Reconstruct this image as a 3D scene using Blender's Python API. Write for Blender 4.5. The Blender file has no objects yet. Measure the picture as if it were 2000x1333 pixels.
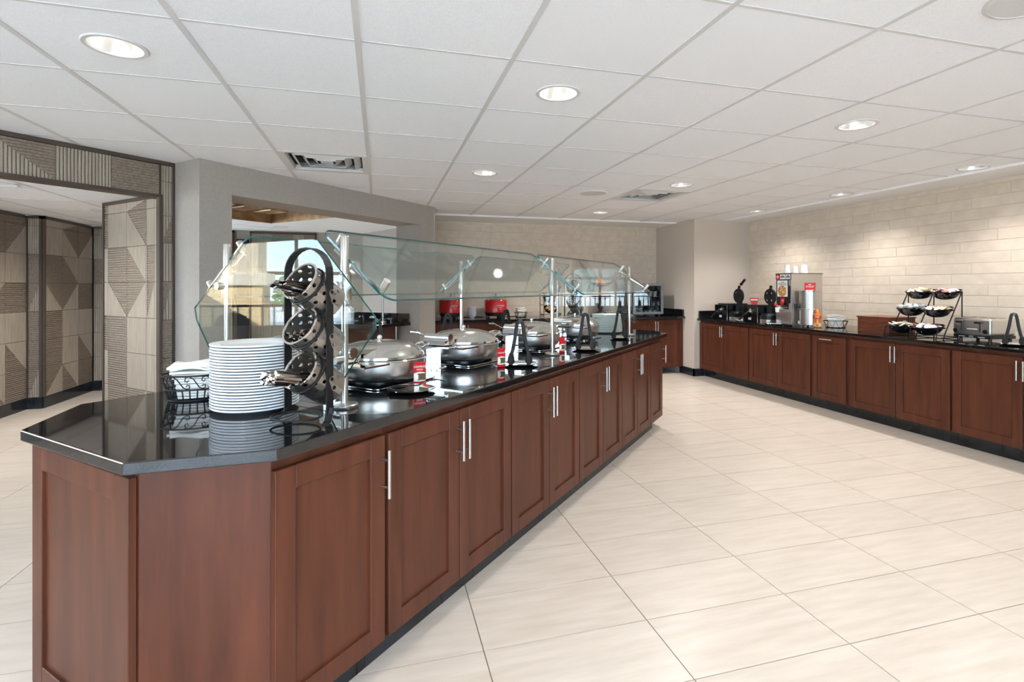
import bpy, math, random
from math import sin, cos, pi, sqrt, radians
from mathutils import Matrix, Vector, Euler
random.seed(7)
SC = bpy.context.scene
COL = SC.collection

# ------------------------------------------------------------------ camera
YAW = 0.273
FPX, CXP, CYP, CAMZ = 1022.0, 1027.6, 561.7, 1.25
cam_d = bpy.data.cameras.new('camera')
cam_d.sensor_width = 36.0
cam_d.lens = 36.0 * FPX / 2000.0
cam_d.shift_x = (1000.0 - CXP) / 2000.0
cam_d.shift_y = -(666.5 - CYP) / 2000.0
cam_d.clip_start = 0.02
cam_d.clip_end = 200
cam = bpy.data.objects.new('camera', cam_d)
COL.objects.link(cam)
cam.location = (0, 0, CAMZ)
cam.rotation_euler = (pi / 2, 0, -YAW)
SC.camera = cam

# ------------------------------------------------------------------ exposure, sky, daylight
SC.view_settings.view_transform = 'Standard'
SC.view_settings.look = 'None'
SC.view_settings.gamma = 1.0
SC.view_settings.use_curve_mapping = False
SC.view_settings.exposure = -0.13
SKY_STRENGTH = 18.0
SUN_STRENGTH = 70.0
LAMP_W = 46.0
WASH_W = 64.0

world = bpy.data.worlds.new('sky')
SC.world = world
world.use_nodes = True
wn = world.node_tree.nodes
wl = world.node_tree.links
bg = wn['Background']
wt = wn.new('ShaderNodeTexCoord')
ws = wn.new('ShaderNodeSeparateXYZ')
wr = wn.new('ShaderNodeValToRGB')
wl.new(wt.outputs['Generated'], ws.inputs[0])
wl.new(ws.outputs['Z'], wr.inputs[0])
wr.color_ramp.elements[0].position = 0.0
wr.color_ramp.elements[0].color = (0.62, 0.80, 1.0, 1)
wr.color_ramp.elements[1].position = 1.0
wr.color_ramp.elements[1].color = (0.42, 0.64, 1.0, 1)
wl.new(wr.outputs[0], bg.inputs['Color'])
bg.inputs['Strength'].default_value = SKY_STRENGTH

sun_d = bpy.data.lights.new('sun', 'SUN')
sun_d.energy = SUN_STRENGTH
sun_d.angle = radians(0.6)
sun_d.color = (1.0, 0.97, 0.92)
sun = bpy.data.objects.new('sun', sun_d)
COL.objects.link(sun)
sun.rotation_euler = Vector((-0.80, 0.10, -0.45)).to_track_quat('-Z', 'Y').to_euler()

def portal(name, loc, rot, sx, sy):
    d = bpy.data.lights.new(name, 'AREA')
    d.shape = 'RECTANGLE'
    d.size, d.size_y = sx, sy
    d.cycles.is_portal = True
    o = bpy.data.objects.new(name, d)
    COL.objects.link(o)
    o.location, o.rotation_euler = loc, rot
portal('window_portal_west', (-11.85, 0.5, 2.45), (radians(90), 0, radians(-90)), 12.6, 4.6)
portal('added_window_portal_south', (-1.2, -3.32, 1.22), (radians(90), 0, 0), 5.8, 1.95)  # skylight through the window added behind the camera
portal('added_gap_portal_high', (-4.3, 0.5, 3.75), (radians(90), 0, radians(90)), 9.6, 2.3)  # sky portal in a gap added above the roof to let sun in

# ------------------------------------------------------------------ frames and constants
S2 = sqrt(2.0)
H = 2.214            # tiled ceiling
CT = 0.838           # island worktop
CR = 0.815           # wall-side worktop
CB = 0.830           # back worktop
A45 = radians(45)
ISL = Matrix.Rotation(A45, 4, 'Z')        # island frame: x runs along the island, y across it
def isl(t, m, z=0.0):
    return Vector(((t - m) / S2, (t + m) / S2, z))
def project(x, y, z):
    d = sin(YAW) * x + cos(YAW) * y
    r = cos(YAW) * x - sin(YAW) * y
    if d < 0.05: return None
    return (CXP + FPX * r / d, CYP - FPX * (z - CAMZ) / d, d)
def in_frame(x, y, z, pad=60):
    p = project(x, y, z)
    return p is not None and -pad < p[0] < 2000 + pad and -pad < p[1] < 1333 + pad
ORD = ['top', 'second', 'third', 'fourth', 'fifth', 'sixth', 'seventh', 'eighth', 'ninth', 'tenth', 'eleventh', 'twelfth',
       'thirteenth', 'fourteenth', 'fifteenth', 'sixteenth', 'seventeenth', 'eighteenth', 'nineteenth', 'twentieth',
       'twenty-first', 'twenty-second', 'twenty-third', 'twenty-fourth', 'twenty-fifth', 'twenty-sixth', 'twenty-seventh']

# ------------------------------------------------------------------ materials
def srgb(r, g, b):
    def f(c):
        c /= 255.0
        return c / 12.92 if c <= 0.04045 else ((c + 0.055) / 1.055) ** 2.4
    return (f(r), f(g), f(b), 1.0)
def mat(name, col, rough=0.5, metal=0.0, spec=0.5, emit=None, estr=0.0, coat=0.0):
    m = bpy.data.materials.new(name)
    m.use_nodes = True
    b = m.node_tree.nodes['Principled BSDF']
    b.inputs['Base Color'].default_value = col
    b.inputs['Roughness'].default_value = rough
    b.inputs['Metallic'].default_value = metal
    b.inputs['Specular IOR Level'].default_value = spec
    if coat:
        b.inputs['Coat Weight'].default_value = coat
        b.inputs['Coat Roughness'].default_value = 0.1
    if emit:
        b.inputs['Emission Color'].default_value = emit
        b.inputs['Emission Strength'].default_value = estr
    return m
def noise_col(m, c1, c2, scale=(1, 1, 1), nscale=5.0, detail=4.0, coord='Object', lo=0.35, hi=0.65, bump=0.0, rand=True, piece=0.0):
    """two-tone noise in the base colour, optional relief, optional tone per piece"""
    nt = m.node_tree; n = nt.nodes; l = nt.links
    b = n['Principled BSDF']
    tc = n.new('ShaderNodeTexCoord'); mp = n.new('ShaderNodeMapping')
    mp.inputs['Scale'].default_value = scale
    oi = n.new('ShaderNodeObjectInfo')
    l.new(tc.outputs[coord], mp.inputs['Vector'])
    if rand:
        vm = n.new('ShaderNodeVectorMath'); vm.operation = 'SCALE'
        cb = n.new('ShaderNodeCombineXYZ')
        for k in range(3): l.new(oi.outputs['Random'], cb.inputs[k])
        l.new(cb.outputs[0], vm.inputs[0]); vm.inputs['Scale'].default_value = 37.0
        l.new(vm.outputs[0], mp.inputs['Location'])
    nz = n.new('ShaderNodeTexNoise')
    nz.inputs['Scale'].default_value = nscale
    nz.inputs['Detail'].default_value = detail
    l.new(mp.outputs[0], nz.inputs['Vector'])
    rp = n.new('ShaderNodeValToRGB')
    rp.color_ramp.elements[0].position = lo; rp.color_ramp.elements[0].color = c1
    rp.color_ramp.elements[1].position = hi; rp.color_ramp.elements[1].color = c2
    l.new(nz.outputs['Fac'], rp.inputs[0])
    out = rp.outputs[0]
    if piece:
        hs = n.new('ShaderNodeHueSaturation')
        mr = n.new('ShaderNodeMapRange')
        mr.inputs['To Min'].default_value = 1.0 - piece
        mr.inputs['To Max'].default_value = 1.0 + piece
        l.new(oi.outputs['Random'], mr.inputs['Value'])
        l.new(mr.outputs[0], hs.inputs['Value'])
        l.new(out, hs.inputs['Color'])
        out = hs.outputs[0]
    l.new(out, b.inputs['Base Color'])
    if bump:
        bp = n.new('ShaderNodeBump')
        bp.inputs['Strength'].default_value = bump
        bp.inputs['Distance'].default_value = 0.002
        l.new(nz.outputs['Fac'], bp.inputs['Height'])
        l.new(bp.outputs[0], b.inputs['Normal'])
    return m
M = {}
M['wood'] = noise_col(mat('mahogany_wood', srgb(112, 62, 44), 0.40, spec=0.26), srgb(74, 39, 25), srgb(100, 55, 37), (7, 7, 0.7), 3.0, 6.0, lo=0.25, hi=0.75, piece=0.05)
M['wood_in'] = mat('cabinet_edge_wood', srgb(70, 36, 26), 0.45)
M['granite'] = noise_col(mat('black_granite', (0.012, 0.012, 0.013, 1), 0.04, spec=0.85), (0.006, 0.006, 0.007, 1), (0.05, 0.05, 0.05, 1), (1, 1, 1), 420.0, 2.0, lo=0.55, hi=0.78, rand=False)
M['black_tile'] = noise_col(mat('black_skirting_tile', (0.012, 0.014, 0.017, 1), 0.12), (0.008, 0.009, 0.011, 1), (0.022, 0.025, 0.03, 1), (1, 1, 1), 9.0)
M['nickel'] = mat('brushed_nickel', (0.56, 0.53, 0.49, 1), 0.30, 1.0)
M['steel'] = mat('polished_steel', (0.74, 0.72, 0.69, 1), 0.13, 1.0)
M['steel_pan'] = mat('brushed_steel_pan', (0.74, 0.71, 0.68, 1), 0.30, 1.0)
M['steel_soft'] = mat('satin_steel', (0.62, 0.59, 0.56, 1), 0.34, 1.0)
M['cutlery'] = mat('dark_steel_cutlery', (0.34, 0.30, 0.26, 1), 0.24, 1.0)
M['basket'] = mat('perforated_steel', (0.36, 0.335, 0.31, 1), 0.36, 1.0)
M['chrome'] = mat('chrome', (0.86, 0.87, 0.88, 1), 0.05, 1.0)
M['tile'] = noise_col(mat('porcelain_floor_tile', srgb(218, 203, 187), 0.30, spec=0.45), srgb(208, 195, 180), srgb(221, 209, 196), (1.2, 9.0, 1.0), 3.2, 6.0, lo=0.30, hi=0.68, piece=0.025)
M['grout'] = mat('grey_grout', srgb(140, 126, 112), 0.9)
M['ctile'] = noise_col(mat('mineral_ceiling_tile', srgb(226, 224, 221), 0.95, spec=0.1), srgb(238, 240, 244), srgb(249, 250, 253), (1, 1, 1), 260.0, 3.0, lo=0.35, hi=0.6, bump=0.25, piece=0.012)
M['tee'] = mat('ceiling_grid_metal', srgb(214, 213, 213), 0.5)
M['white_paint'] = mat('white_ceiling_paint', srgb(242, 241, 239), 0.8, spec=0.2)
M['grey_wall'] = noise_col(mat('grey_wallcovering', srgb(168, 158, 148), 0.75, spec=0.2), srgb(163, 156, 148), srgb(168, 161, 153), (1, 1, 1), 60.0, 4.0, rand=False)
M['beige_wall'] = mat('beige_wallcovering', srgb(206, 193, 180), 0.75, spec=0.2)
M['brick'] = noise_col(mat('painted_beige_brick', srgb(205, 190, 170), 0.62, spec=0.3), srgb(206, 191, 173), srgb(219, 205, 188), (1, 1, 1), 9.0, 5.0, lo=0.3, hi=0.7, bump=0.4, piece=0.02)
M['mortar'] = mat('beige_mortar', srgb(204, 190, 173), 0.9)
M['panel'] = noise_col(mat('taupe_wall_panel', srgb(160, 142, 126), 0.34, spec=0.6, coat=0.5), srgb(148, 136, 122), srgb(176, 164, 149), (60, 60, 2.5), 2.0, 3.0, lo=0.3, hi=0.7, piece=0.03)
M['panel_rib'] = noise_col(mat('taupe_ribbed_panel', srgb(138, 120, 106), 0.45, spec=0.4), srgb(122, 108, 95), srgb(146, 132, 118), (30, 30, 30), 2.0, 3.0, piece=0.03)
M['panel_dark'] = mat('dark_bronze_trim', srgb(74, 62, 53), 0.45)
M['white'] = mat('white_porcelain', srgb(230, 230, 231), 0.16, spec=0.5)
M['paper'] = noise_col(mat('white_paper_napkin', srgb(238, 233, 226), 0.85, spec=0.1), srgb(226, 219, 210), srgb(242, 239, 234), (1, 1, 14), 8.0)
M['plastic_white'] = mat('white_plastic', srgb(240, 240, 238), 0.35)
M['black'] = mat('black_plastic', (0.012, 0.012, 0.013, 1), 0.28)
M['black_gloss'] = mat('black_gloss', (0.006, 0.006, 0.007, 1), 0.07)
M['black_matte'] = mat('black_powder_coat', (0.010, 0.0095, 0.010, 1), 0.5, spec=0.3)
M['black_iron'] = mat('black_cast_iron', (0.02, 0.02, 0.021, 1), 0.5, 0.3)
M['red'] = mat('red_sign_card', srgb(196, 16, 32), 0.4)
M['red_enamel'] = mat('red_enamel', srgb(192, 18, 30), 0.25, coat=0.3)
M['ink_white'] = mat('white_print', srgb(245, 240, 236), 0.5)
M['ink_dark'] = mat('dark_red_print', srgb(92, 30, 30), 0.5)
M['ink_grey'] = mat('grey_print', srgb(120, 122, 128), 0.5)
M['olive'] = mat('olive_print', srgb(92, 84, 50), 0.5)
M['cream'] = mat('cream_print', srgb(236, 226, 206), 0.5)
M['waffle'] = noise_col(mat('waffle_picture_print', srgb(205, 130, 40), 0.45), srgb(150, 78, 16), srgb(235, 176, 88), (1, 1, 1), 60.0)
M['glass_edge'] = mat('green_glass_edge', (0.008, 0.085, 0.075, 1), 0.12, spec=0.6)
M['syrup'] = mat('amber_syrup_plastic', srgb(222, 118, 24), 0.18)
M['label'] = mat('cream_bottle_label', srgb(228, 196, 160), 0.4)
M['box_wood'] = noise_col(mat('brown_wood_box', srgb(118, 66, 44), 0.4), srgb(98, 50, 32), srgb(128, 72, 48), (2, 2, 14), 4.0)
M['bronze'] = noise_col(mat('bronze_metal_hood', srgb(148, 116, 82), 0.35, 0.6), srgb(150, 120, 88), srgb(196, 164, 126), (1, 1, 1), 6.0)
M['orange'] = mat('orange_peel', srgb(236, 142, 60), 0.45)
M['apple'] = noise_col(mat('apple_skin', srgb(176, 30, 28), 0.25), srgb(170, 22, 24), srgb(226, 150, 40), (1, 1, 1), 6.0)
M['bread'] = mat('bread_crust', srgb(200, 150, 92), 0.7)
M['smoke'] = mat('smoked_acrylic', (0.02, 0.02, 0.022, 1), 0.08)
M['cup_lid'] = mat('pale_green_lid', srgb(206, 214, 170), 0.4)
M['cooler_in'] = mat('cooler_interior', srgb(52, 56, 62), 0.4)
M['cooler_frame'] = mat('grey_cooler_frame', srgb(128, 134, 140), 0.35, 0.4)
M['lens'] = mat('lamp_lens', (1, 1, 1, 1), 0.4, emit=(1.0, 0.97, 0.93, 1), estr=11.0)
M['reflector'] = mat('lamp_reflector', (0.95, 0.94, 0.92, 1), 0.34, 1.0)
M['vent'] = mat('vent_white_metal', srgb(214, 213, 212), 0.45)
M['vent_dark'] = mat('vent_dark_duct', srgb(52, 54, 56), 0.7)
M['stone'] = mat('fireplace_stone', srgb(206, 184, 146), 0.8)
M['stucco'] = mat('warm_stucco', srgb(214, 200, 178), 0.9)
M['leaf'] = noise_col(mat('tree_leaf', srgb(60, 92, 48), 0.7), srgb(36, 62, 30), srgb(86, 120, 62), (1, 1, 1), 3.0)
M['bark'] = mat('tree_bark', srgb(84, 66, 52), 0.9)
M['lawn'] = mat('lawn_green', srgb(96, 120, 66), 0.95)
M['paving'] = noise_col(mat('pale_concrete_paving', srgb(196, 192, 184), 0.9), srgb(186, 182, 174), srgb(204, 200, 193), (1, 1, 1), 2.0)
M['packets'] = []
for k, c in enumerate([(236, 234, 230), (206, 208, 214), (226, 196, 150), (150, 70, 92), (120, 132, 110), (232, 222, 204), (214, 120, 120)]):
    M['packets'].append(mat('packet_foil_%s' % 'white grey tan plum green cream pink'.split()[k], srgb(*c), 0.35))
# stone courses on the far fireplace
def _stone():
    nt = M['stone'].node_tree; n = nt.nodes; l = nt.links
    bt = n.new('ShaderNodeTexBrick'); tc = n.new('ShaderNodeTexCoord'); mp = n.new('ShaderNodeMapping')
    mp.inputs['Rotation'].default_value = (radians(90), 0, radians(90))
    l.new(tc.outputs['Object'], mp.inputs[0]); l.new(mp.outputs[0], bt.inputs['Vector'])
    bt.inputs['Color1'].default_value = srgb(214, 192, 152); bt.inputs['Color2'].default_value = srgb(180, 158, 124)
    bt.inputs['Mortar'].default_value = srgb(130, 114, 92); bt.inputs['Scale'].default_value = 4.0
    l.new(bt.outputs['Color'], n['Principled BSDF'].inputs['Base Color'])
_stone()
def glass_mat(name, tint, f0=0.045):
    m = bpy.data.materials.new(name); m.use_nodes = True
    nt = m.node_tree; n = nt.nodes; l = nt.links
    n.remove(n['Principled BSDF'])
    tr = n.new('ShaderNodeBsdfTransparent'); tr.inputs['Color'].default_value = tint
    gl = n.new('ShaderNodeBsdfGlossy'); gl.inputs['Roughness'].default_value = 0.0
    lw = n.new('ShaderNodeLayerWeight'); lw.inputs['Blend'].default_value = 0.5
    pw = n.new('ShaderNodeMath'); pw.operation = 'POWER'; pw.inputs[1].default_value = 5.0
    ma = n.new('ShaderNodeMath'); ma.operation = 'MULTIPLY_ADD'; ma.inputs[1].default_value = 1.0 - f0; ma.inputs[2].default_value = f0
    mx = n.new('ShaderNodeMixShader')
    l.new(lw.outputs['Facing'], pw.inputs[0]); l.new(pw.outputs[0], ma.inputs[0]); l.new(ma.outputs[0], mx.inputs[0])
    l.new(tr.outputs[0], mx.inputs[1]); l.new(gl.outputs[0], mx.inputs[2])
    l.new(mx.outputs[0], n['Material Output'].inputs['Surface'])
    return m
M['glass'] = glass_mat('sneeze_guard_glass', (0.935, 0.965, 0.95, 1))
M['pane'] = glass_mat('window_glass', (0.96, 0.98, 0.98, 1))
M['door_glass'] = glass_mat('cooler_door_glass', (0.62, 0.65, 0.66, 1))
M['bowl_glass'] = glass_mat('fruit_bowl_glass', (0.62, 0.58, 0.54, 1))

# ------------------------------------------------------------------ mesh helpers
class MB:
    def __init__(s):
        s.v = []; s.f = []; s.sm = []; s.mi = []
    def add(s, verts, faces, smooth=False, mi=0, X=None):
        o = len(s.v)
        s.v += [(X @ Vector(p))[:] if X else tuple(p) for p in verts]
        for f in faces:
            s.f.append([i + o for i in f]); s.sm.append(smooth); s.mi.append(mi)
        return s
    def box(s, x0, y0, z0, x1, y1, z1, mi=0, X=None):
        if x0 > x1: x0, x1 = x1, x0
        if y0 > y1: y0, y1 = y1, y0
        if z0 > z1: z0, z1 = z1, z0
        v = [(x0, y0, z0), (x1, y0, z0), (x1, y1, z0), (x0, y1, z0), (x0, y0, z1), (x1, y0, z1), (x1, y1, z1), (x0, y1, z1)]
        return s.add(v, [(3, 2, 1, 0), (4, 5, 6, 7), (0, 1, 5, 4), (1, 2, 6, 5), (2, 3, 7, 6), (3, 0, 4, 7)], False, mi, X)
    def prism(s, poly, z0, z1, mi=0, X=None, side_mi=None):
        a = sum(poly[i][0] * poly[(i + 1) % len(poly)][1] - poly[(i + 1) % len(poly)][0] * poly[i][1] for i in range(len(poly)))
        if a < 0: poly = poly[::-1]
        n = len(poly)
        v = [(p[0], p[1], z0) for p in poly] + [(p[0], p[1], z1) for p in poly]
        s.add(v, [tuple(range(n))[::-1], tuple(range(n, 2 * n))], False, mi, X)
        o = len(s.v) - 2 * n
        for i in range(n):
            j = (i + 1) % n
            s.f.append([o + i, o + j, o + n + j, o + n + i]); s.sm.append(False); s.mi.append(mi if side_mi is None else side_mi)
        return s
    def lathe(s, prof, seg=32, X=None, mi=0, smooth=True):
        v = []; f = []; rings = []
        for r, z in prof:
            if r < 1e-6:
                rings.append([len(v)]); v.append((0, 0, z))
            else:
                rings.append(list(range(len(v), len(v) + seg)))
                v += [(r * cos(2 * pi * k / seg), r * sin(2 * pi * k / seg), z) for k in range(seg)]
        for a, b in zip(rings, rings[1:]):
            for k in range(seg):
                j = (k + 1) % seg
                if len(a) == 1 and len(b) == 1: continue
                if len(a) == 1: f.append((a[0], b[j], b[k]))
                elif len(b) == 1: f.append((a[k], a[j], b[0]))
                else: f.append((a[k], a[j], b[j], b[k]))
        return s.add(v, f, smooth, mi, X)
    def cyl(s, p0, p1, r0, r1=None, seg=14, mi=0, X=None):
        r1 = r0 if r1 is None else r1
        p0 = Vector(p0); p1 = Vector(p1); d = p1 - p0
        Q = Matrix.Translation(p0) @ d.to_track_quat('Z', 'Y').to_matrix().to_4x4()
        if X: Q = X @ Q
        return s.lathe([(0, 0), (r0, 0), (r1, d.length), (0, d.length)], seg, Q, mi)
    def ball(s, c, r, seg=12, mi=0, X=None, sc=(1, 1, 1)):
        Q = Matrix.Translation(Vector(c)) @ Matrix.Diagonal((sc[0], sc[1], sc[2], 1))
        if X: Q = X @ Q
        n = max(4, seg // 2)
        return s.lathe([(r * sin(pi * k / n), -r * cos(pi * k / n)) for k in range(n + 1)], seg, Q, mi)
    def tube(s, pts, r, seg=6, closed=False, mi=0, X=None, smooth=True):
        pts = [Vector(p) for p in pts]; n = len(pts); v = []; f = []
        up = None
        for i, p in enumerate(pts):
            a = pts[(i - 1) % n] if (closed or i > 0) else p
            b = pts[(i + 1) % n] if (closed or i < n - 1) else p
            t = (b - a).normalized()
            if up is None:
                up = Vector((0, 0, 1)) if abs(t.z) < 0.9 else Vector((1, 0, 0))
            u = up - t * up.dot(t)
            if u.length < 1e-5: u = t.orthogonal()
            u.normalize(); up = u; w = t.cross(u)
            rr = r[i] if isinstance(r, (list, tuple)) else r
            v += [p + u * rr * cos(2 * pi * k / seg) + w * rr * sin(2 * pi * k / seg) for k in range(seg)]
        m = n if closed else n - 1
        for i in range(m):
            a = i * seg; b = ((i + 1) % n) * seg
            for k in range(seg):
                j = (k + 1) % seg
                f.append((a + k, a + j, b + j, b + k))
        if not closed:
            f.append(tuple(range(seg))[::-1]); f.append(tuple(range((n - 1) * seg, n * seg)))
        return s.add(v, f, smooth, mi, X)
    def strap(s, pts, w, th, wdir, mi=0, X=None):
        """flat bar: width w along wdir, thickness th, following pts"""
        pts = [Vector(p) for p in pts]; wd = Vector(wdir).normalized(); v = []; f = []; n = len(pts)
        for i, p in enumerate(pts):
            a = pts[max(0, i - 1)]; b = pts[min(n - 1, i + 1)]
            t = (b - a).normalized(); nn = t.cross(wd).normalized()
            for sx, sy in ((-1, -1), (1, -1), (1, 1), (-1, 1)):
                v.append(p + wd * sx * w / 2 + nn * sy * th / 2)
        for i in range(n - 1):
            a = 4 * i; b = a + 4
            for k in range(4):
                j = (k + 1) % 4
                f.append((a + k, a + j, b + j, b + k))
        f.append((3, 2, 1, 0)); f.append((4 * n - 4, 4 * n - 3, 4 * n - 2, 4 * n - 1))
        return s.add(v, f, False, mi, X)
    def loft(s, secs, mi=0, X=None, smooth=True):
        """secs: list of (x, halfwidth_y, z_centre, halfthick_z): bar along x with an 6-sided section"""
        v = []; f = []; n = len(secs)
        for x, w, z, h in secs:
            v += [(x, -w, z), (x, -w * .6, z - h), (x, w * .6, z - h), (x, w, z), (x, w * .6, z + h), (x, -w * .6, z + h)]
        for i in range(n - 1):
            a = 6 * i; b = a + 6
            for k in range(6):
                j = (k + 1) % 6
                f.append((a + k, b + k, b + j, a + j))
        f.append((0, 1, 2, 3, 4, 5)); f.append(tuple(range(6 * n - 6, 6 * n))[::-1])
        return s.add(v, f, smooth, mi, X)
    def mesh(s, name, mats):
        me = bpy.data.meshes.new(name)
        me.from_pydata([tuple(p) for p in s.v], [], s.f)
        for m in (mats if isinstance(mats, (list, tuple)) else [mats]): me.materials.append(m)
        me.polygons.foreach_set('use_smooth', s.sm)
        me.polygons.foreach_set('material_index', s.mi)
        if any(s.sm): me.set_sharp_from_angle(angle=radians(40))
        me.update()
        return me
    def build(s, name, mats, parent=None, loc=None, rot=None, bevel=0.0, bseg=2):
        o = bpy.data.objects.new(name, s.mesh(name, mats))
        COL.objects.link(o)
        if parent: o.parent = parent
        if loc is not None: o.location = loc
        if rot is not None: o.rotation_euler = rot
        if bevel:
            bm = o.modifiers.new('bevel', 'BEVEL'); bm.width = bevel; bm.segments = bseg
            bm.limit_method = 'ANGLE'; bm.angle_limit = radians(40)
        return o
def tag(o, label, cat, group=None, kind=None):
    o['label'] = label; o['category'] = cat
    if group: o['group'] = group
    if kind: o['kind'] = kind
    return o
def thing(name, label, cat, loc=(0, 0, 0), rz=0.0, group=None):
    o = bpy.data.objects.new(name, None)
    COL.objects.link(o)
    o.empty_display_size = 0.05
    o.location = loc; o.rotation_euler = (0, 0, rz)
    return tag(o, label, cat, group)
def struct(o):
    o['kind'] = 'structure'
    return o
def ent(name, loc=(0, 0, 0), rz=0.0):
    o = bpy.data.objects.new(name, None); COL.objects.link(o)
    o.location = loc; o.rotation_euler = (0, 0, rz); o['kind'] = 'structure'
    return o
KIDS = {}
def dup(root, loc=None, rot=None, label=None, group=None):
    def rec(o, parent):
        c = o.copy(); COL.objects.link(c)
        if parent: c.parent = parent
        for ch in list(o.children): rec(ch, c)
        return c
    r = rec(root, None)
    if loc is not None: r.location = loc
    if rot is not None: r.rotation_euler = rot if isinstance(rot, (tuple, list, Euler)) else (0, 0, rot)
    if label: r['label'] = label
    if group: r['group'] = group
    return r
def text(name, body, size, parent, loc, rot, material, depth=0.0004, align='CENTER', sx=1.0):
    c = bpy.data.curves.new(name, 'FONT')
    c.body = body; c.size = size; c.align_x = align; c.align_y = 'CENTER'; c.extrude = depth
    c.resolution_u = 2
    c.materials.append(material)
    o = bpy.data.objects.new(name, c); COL.objects.link(o)
    o.parent = parent; o.location = loc; o.rotation_euler = rot; o.scale = (sx, 1, 1)
    return o
# ================================================================== FLOOR
b = MB(); b.box(-12, -4, -0.14, 5.6, 10.2, -0.003)
floor = struct(b.build('floor', M['grout']))
TX0, TY0, TW, TD = 0.3445, 1.7707, 0.621, 0.3105
def under_island(x, y):
    t = (x + y) / S2; m = (y - x) / S2
    return 0.95 < t < 4.2 and 1.6 < m < 1.9
tile_me = MB().box(-TW / 2 + .002, -TD / 2 + .002, -0.008, TW / 2 - .002, TD / 2 - .002, 0.0).mesh('floor_tile', M['tile'])
cells = []
for i in range(-20, 9):
    for j in range(-19, 28):
        cx = TX0 + (i + .5) * TW; cy = TY0 + (j + .5) * TD
        if cx < -11.9 or cx > 5.5 or cy < -3.9 or cy > 10: continue
        if under_island(cx, cy): continue
        near = any(in_frame(cx + a * TW / 2, cy + c * TD / 2, 0, 20) for a in (-1, 0, 1) for c in (-1, 0, 1))
        inroom = cx < 4.7 and cy < 7.0 and (cy - cx) / S2 < 8
        cells.append((0 if near and inroom else 1, math.hypot(cx, cy), cx, cy))
cells.sort()
rest = MB()
for k, (flag, d, cx, cy) in enumerate(cells):
    if k < 292 and flag == 0:
        o = bpy.data.objects.new('tile', tile_me); COL.objects.link(o); o.parent = floor; o.location = (cx, cy, 0)
    else:
        rest.box(cx - TW / 2 + .002, cy - TD / 2 + .002, -0.008, cx + TW / 2 - .002, cy + TD / 2 - .002, 0)
o = rest.build('tile_field', M['tile'], floor); o['kind'] = 'stuff'

# ================================================================== CEILING
b = MB(); b.box(-4.4, -3.2, 2.40, 5.6, 10.2, 2.50)
# plaster border along the two brick walls
b.box(4.755, -3.2, H - 0.018, 5.4, 6.9, H + 0.02)
b.box(0.45, 6.9, H - 0.018, 5.4, 7.7, H + 0.02)
ceiling = struct(b.build('ceiling', M['white_paint']))
GX0, GY0, G = -0.7065, 2.1485, 0.624
LIGHTS = []
for gx in (-4, -1, 2, 5):                      # tile columns that carry downlights
    for gy in (-6, -3, 0, 3, 6):
        LIGHTS.append((gx, gy))
VENTS = [(0, 3), (5, 4)]
SPEAK = [(4, 4), (4, -2)]
def hole_tile():
    mb = MB(); s = G / 2 - .003; r = .094; n = 24
    v = []; f = []
    for k in range(n):
        a = 2 * pi * k / n + pi / 4; c, q = cos(a), sin(a); e = s / max(abs(c), abs(q))
        v += [(r * c, r * q, 0), (e * c, e * q, 0)]
    for k in range(n):
        j = (k + 1) % n
        f.append((2 * k, 2 * k + 1, 2 * j + 1, 2 * j))
    return mb.add([(p[0], p[1], 0.0015) for p in v], f).mesh('ceiling_tile_hole', M['ctile'])
full_me = MB().box(-G / 2 + .003, -G / 2 + .003, 0.0015, G / 2 - .003, G / 2 - .003, 0.016).mesh('ceiling_tile', M['ctile'])
cut_me = MB().box(-G / 2 + .003, -G / 2 + .003, 0.0015, -G / 2 + .468, G / 2 - .003, 0.016).mesh('ceiling_tile_cut', M['ctile'])
cutl_me = MB()
hole_me = hole_tile()
def hole_cut():
    mb = MB(); r = .094; n = 24; v = []; f = []
    x0, x1, y0, y1 = -G / 2 + .003, -G / 2 + .468, -G / 2 + .003, G / 2 - .003
    for k in range(n):
        a = 2 * pi * k / n + pi / 4; c, q = cos(a), sin(a)
        e = min((x1 if c > 0 else x0) / c if abs(c) > 1e-6 else 9, (y1 if q > 0 else y0) / q if abs(q) > 1e-6 else 9)
        v += [(r * c, r * q, .0015), (e * c, e * q, .0015)]
    for k in range(n):
        j = (k + 1) % n; f.append((2 * k, 2 * k + 1, 2 * j + 1, 2 * j))
    # fill the corners cut off by the fan
    return mb.add(v, f).mesh('ceiling_tile_cut_hole', M['ctile'])
hole_cut_me = hole_cut()
WASH = [(8, -1), (8, 1), (8, 3), (8, 5)]       # wall-wash lamps beside the long brick wall
tees = MB(); ct_rest = MB()
for i in range(-6, 9):
    for j in range(-8, 8):
        cx = GX0 + (i + .5) * G; cy = GY0 + (j + .5) * G
        m = (cy - cx) / S2
        if m > 4.95 and (cx + cy) / S2 > -0.3: continue
        if cx < -4.4: continue
        me = full_me
        if (i, j) in VENTS or (i, j) in SPEAK and False: continue
        if (i, j) in LIGHTS and m <= 3.5: me = hole_me
        if i == 8: me = hole_cut_me if (i, j) in WASH else cut_me
        seen = any(in_frame(cx + a * G / 2, cy + c * G / 2, H, 20) for a in (-1, 0, 1) for c in (-1, 0, 1))
        if cy > 6.55:
            if cy < 7.0 or True:
                y1 = 6.9 - cy
                if y1 < -G / 2: continue
                ct_rest.box(cx - G / 2 + .003, cy - G / 2 + .003, H + .004, min(cx + G / 2 - .003, 4.755), 6.9, H + .016)
                continue
        o = bpy.data.objects.new('ceiling_tile', me); COL.objects.link(o); o.parent = ceiling; o.location = (cx, cy, H)
if ct_rest.v: ct_rest.build('cut_tile_row', M['ctile'], ceiling)
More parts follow.
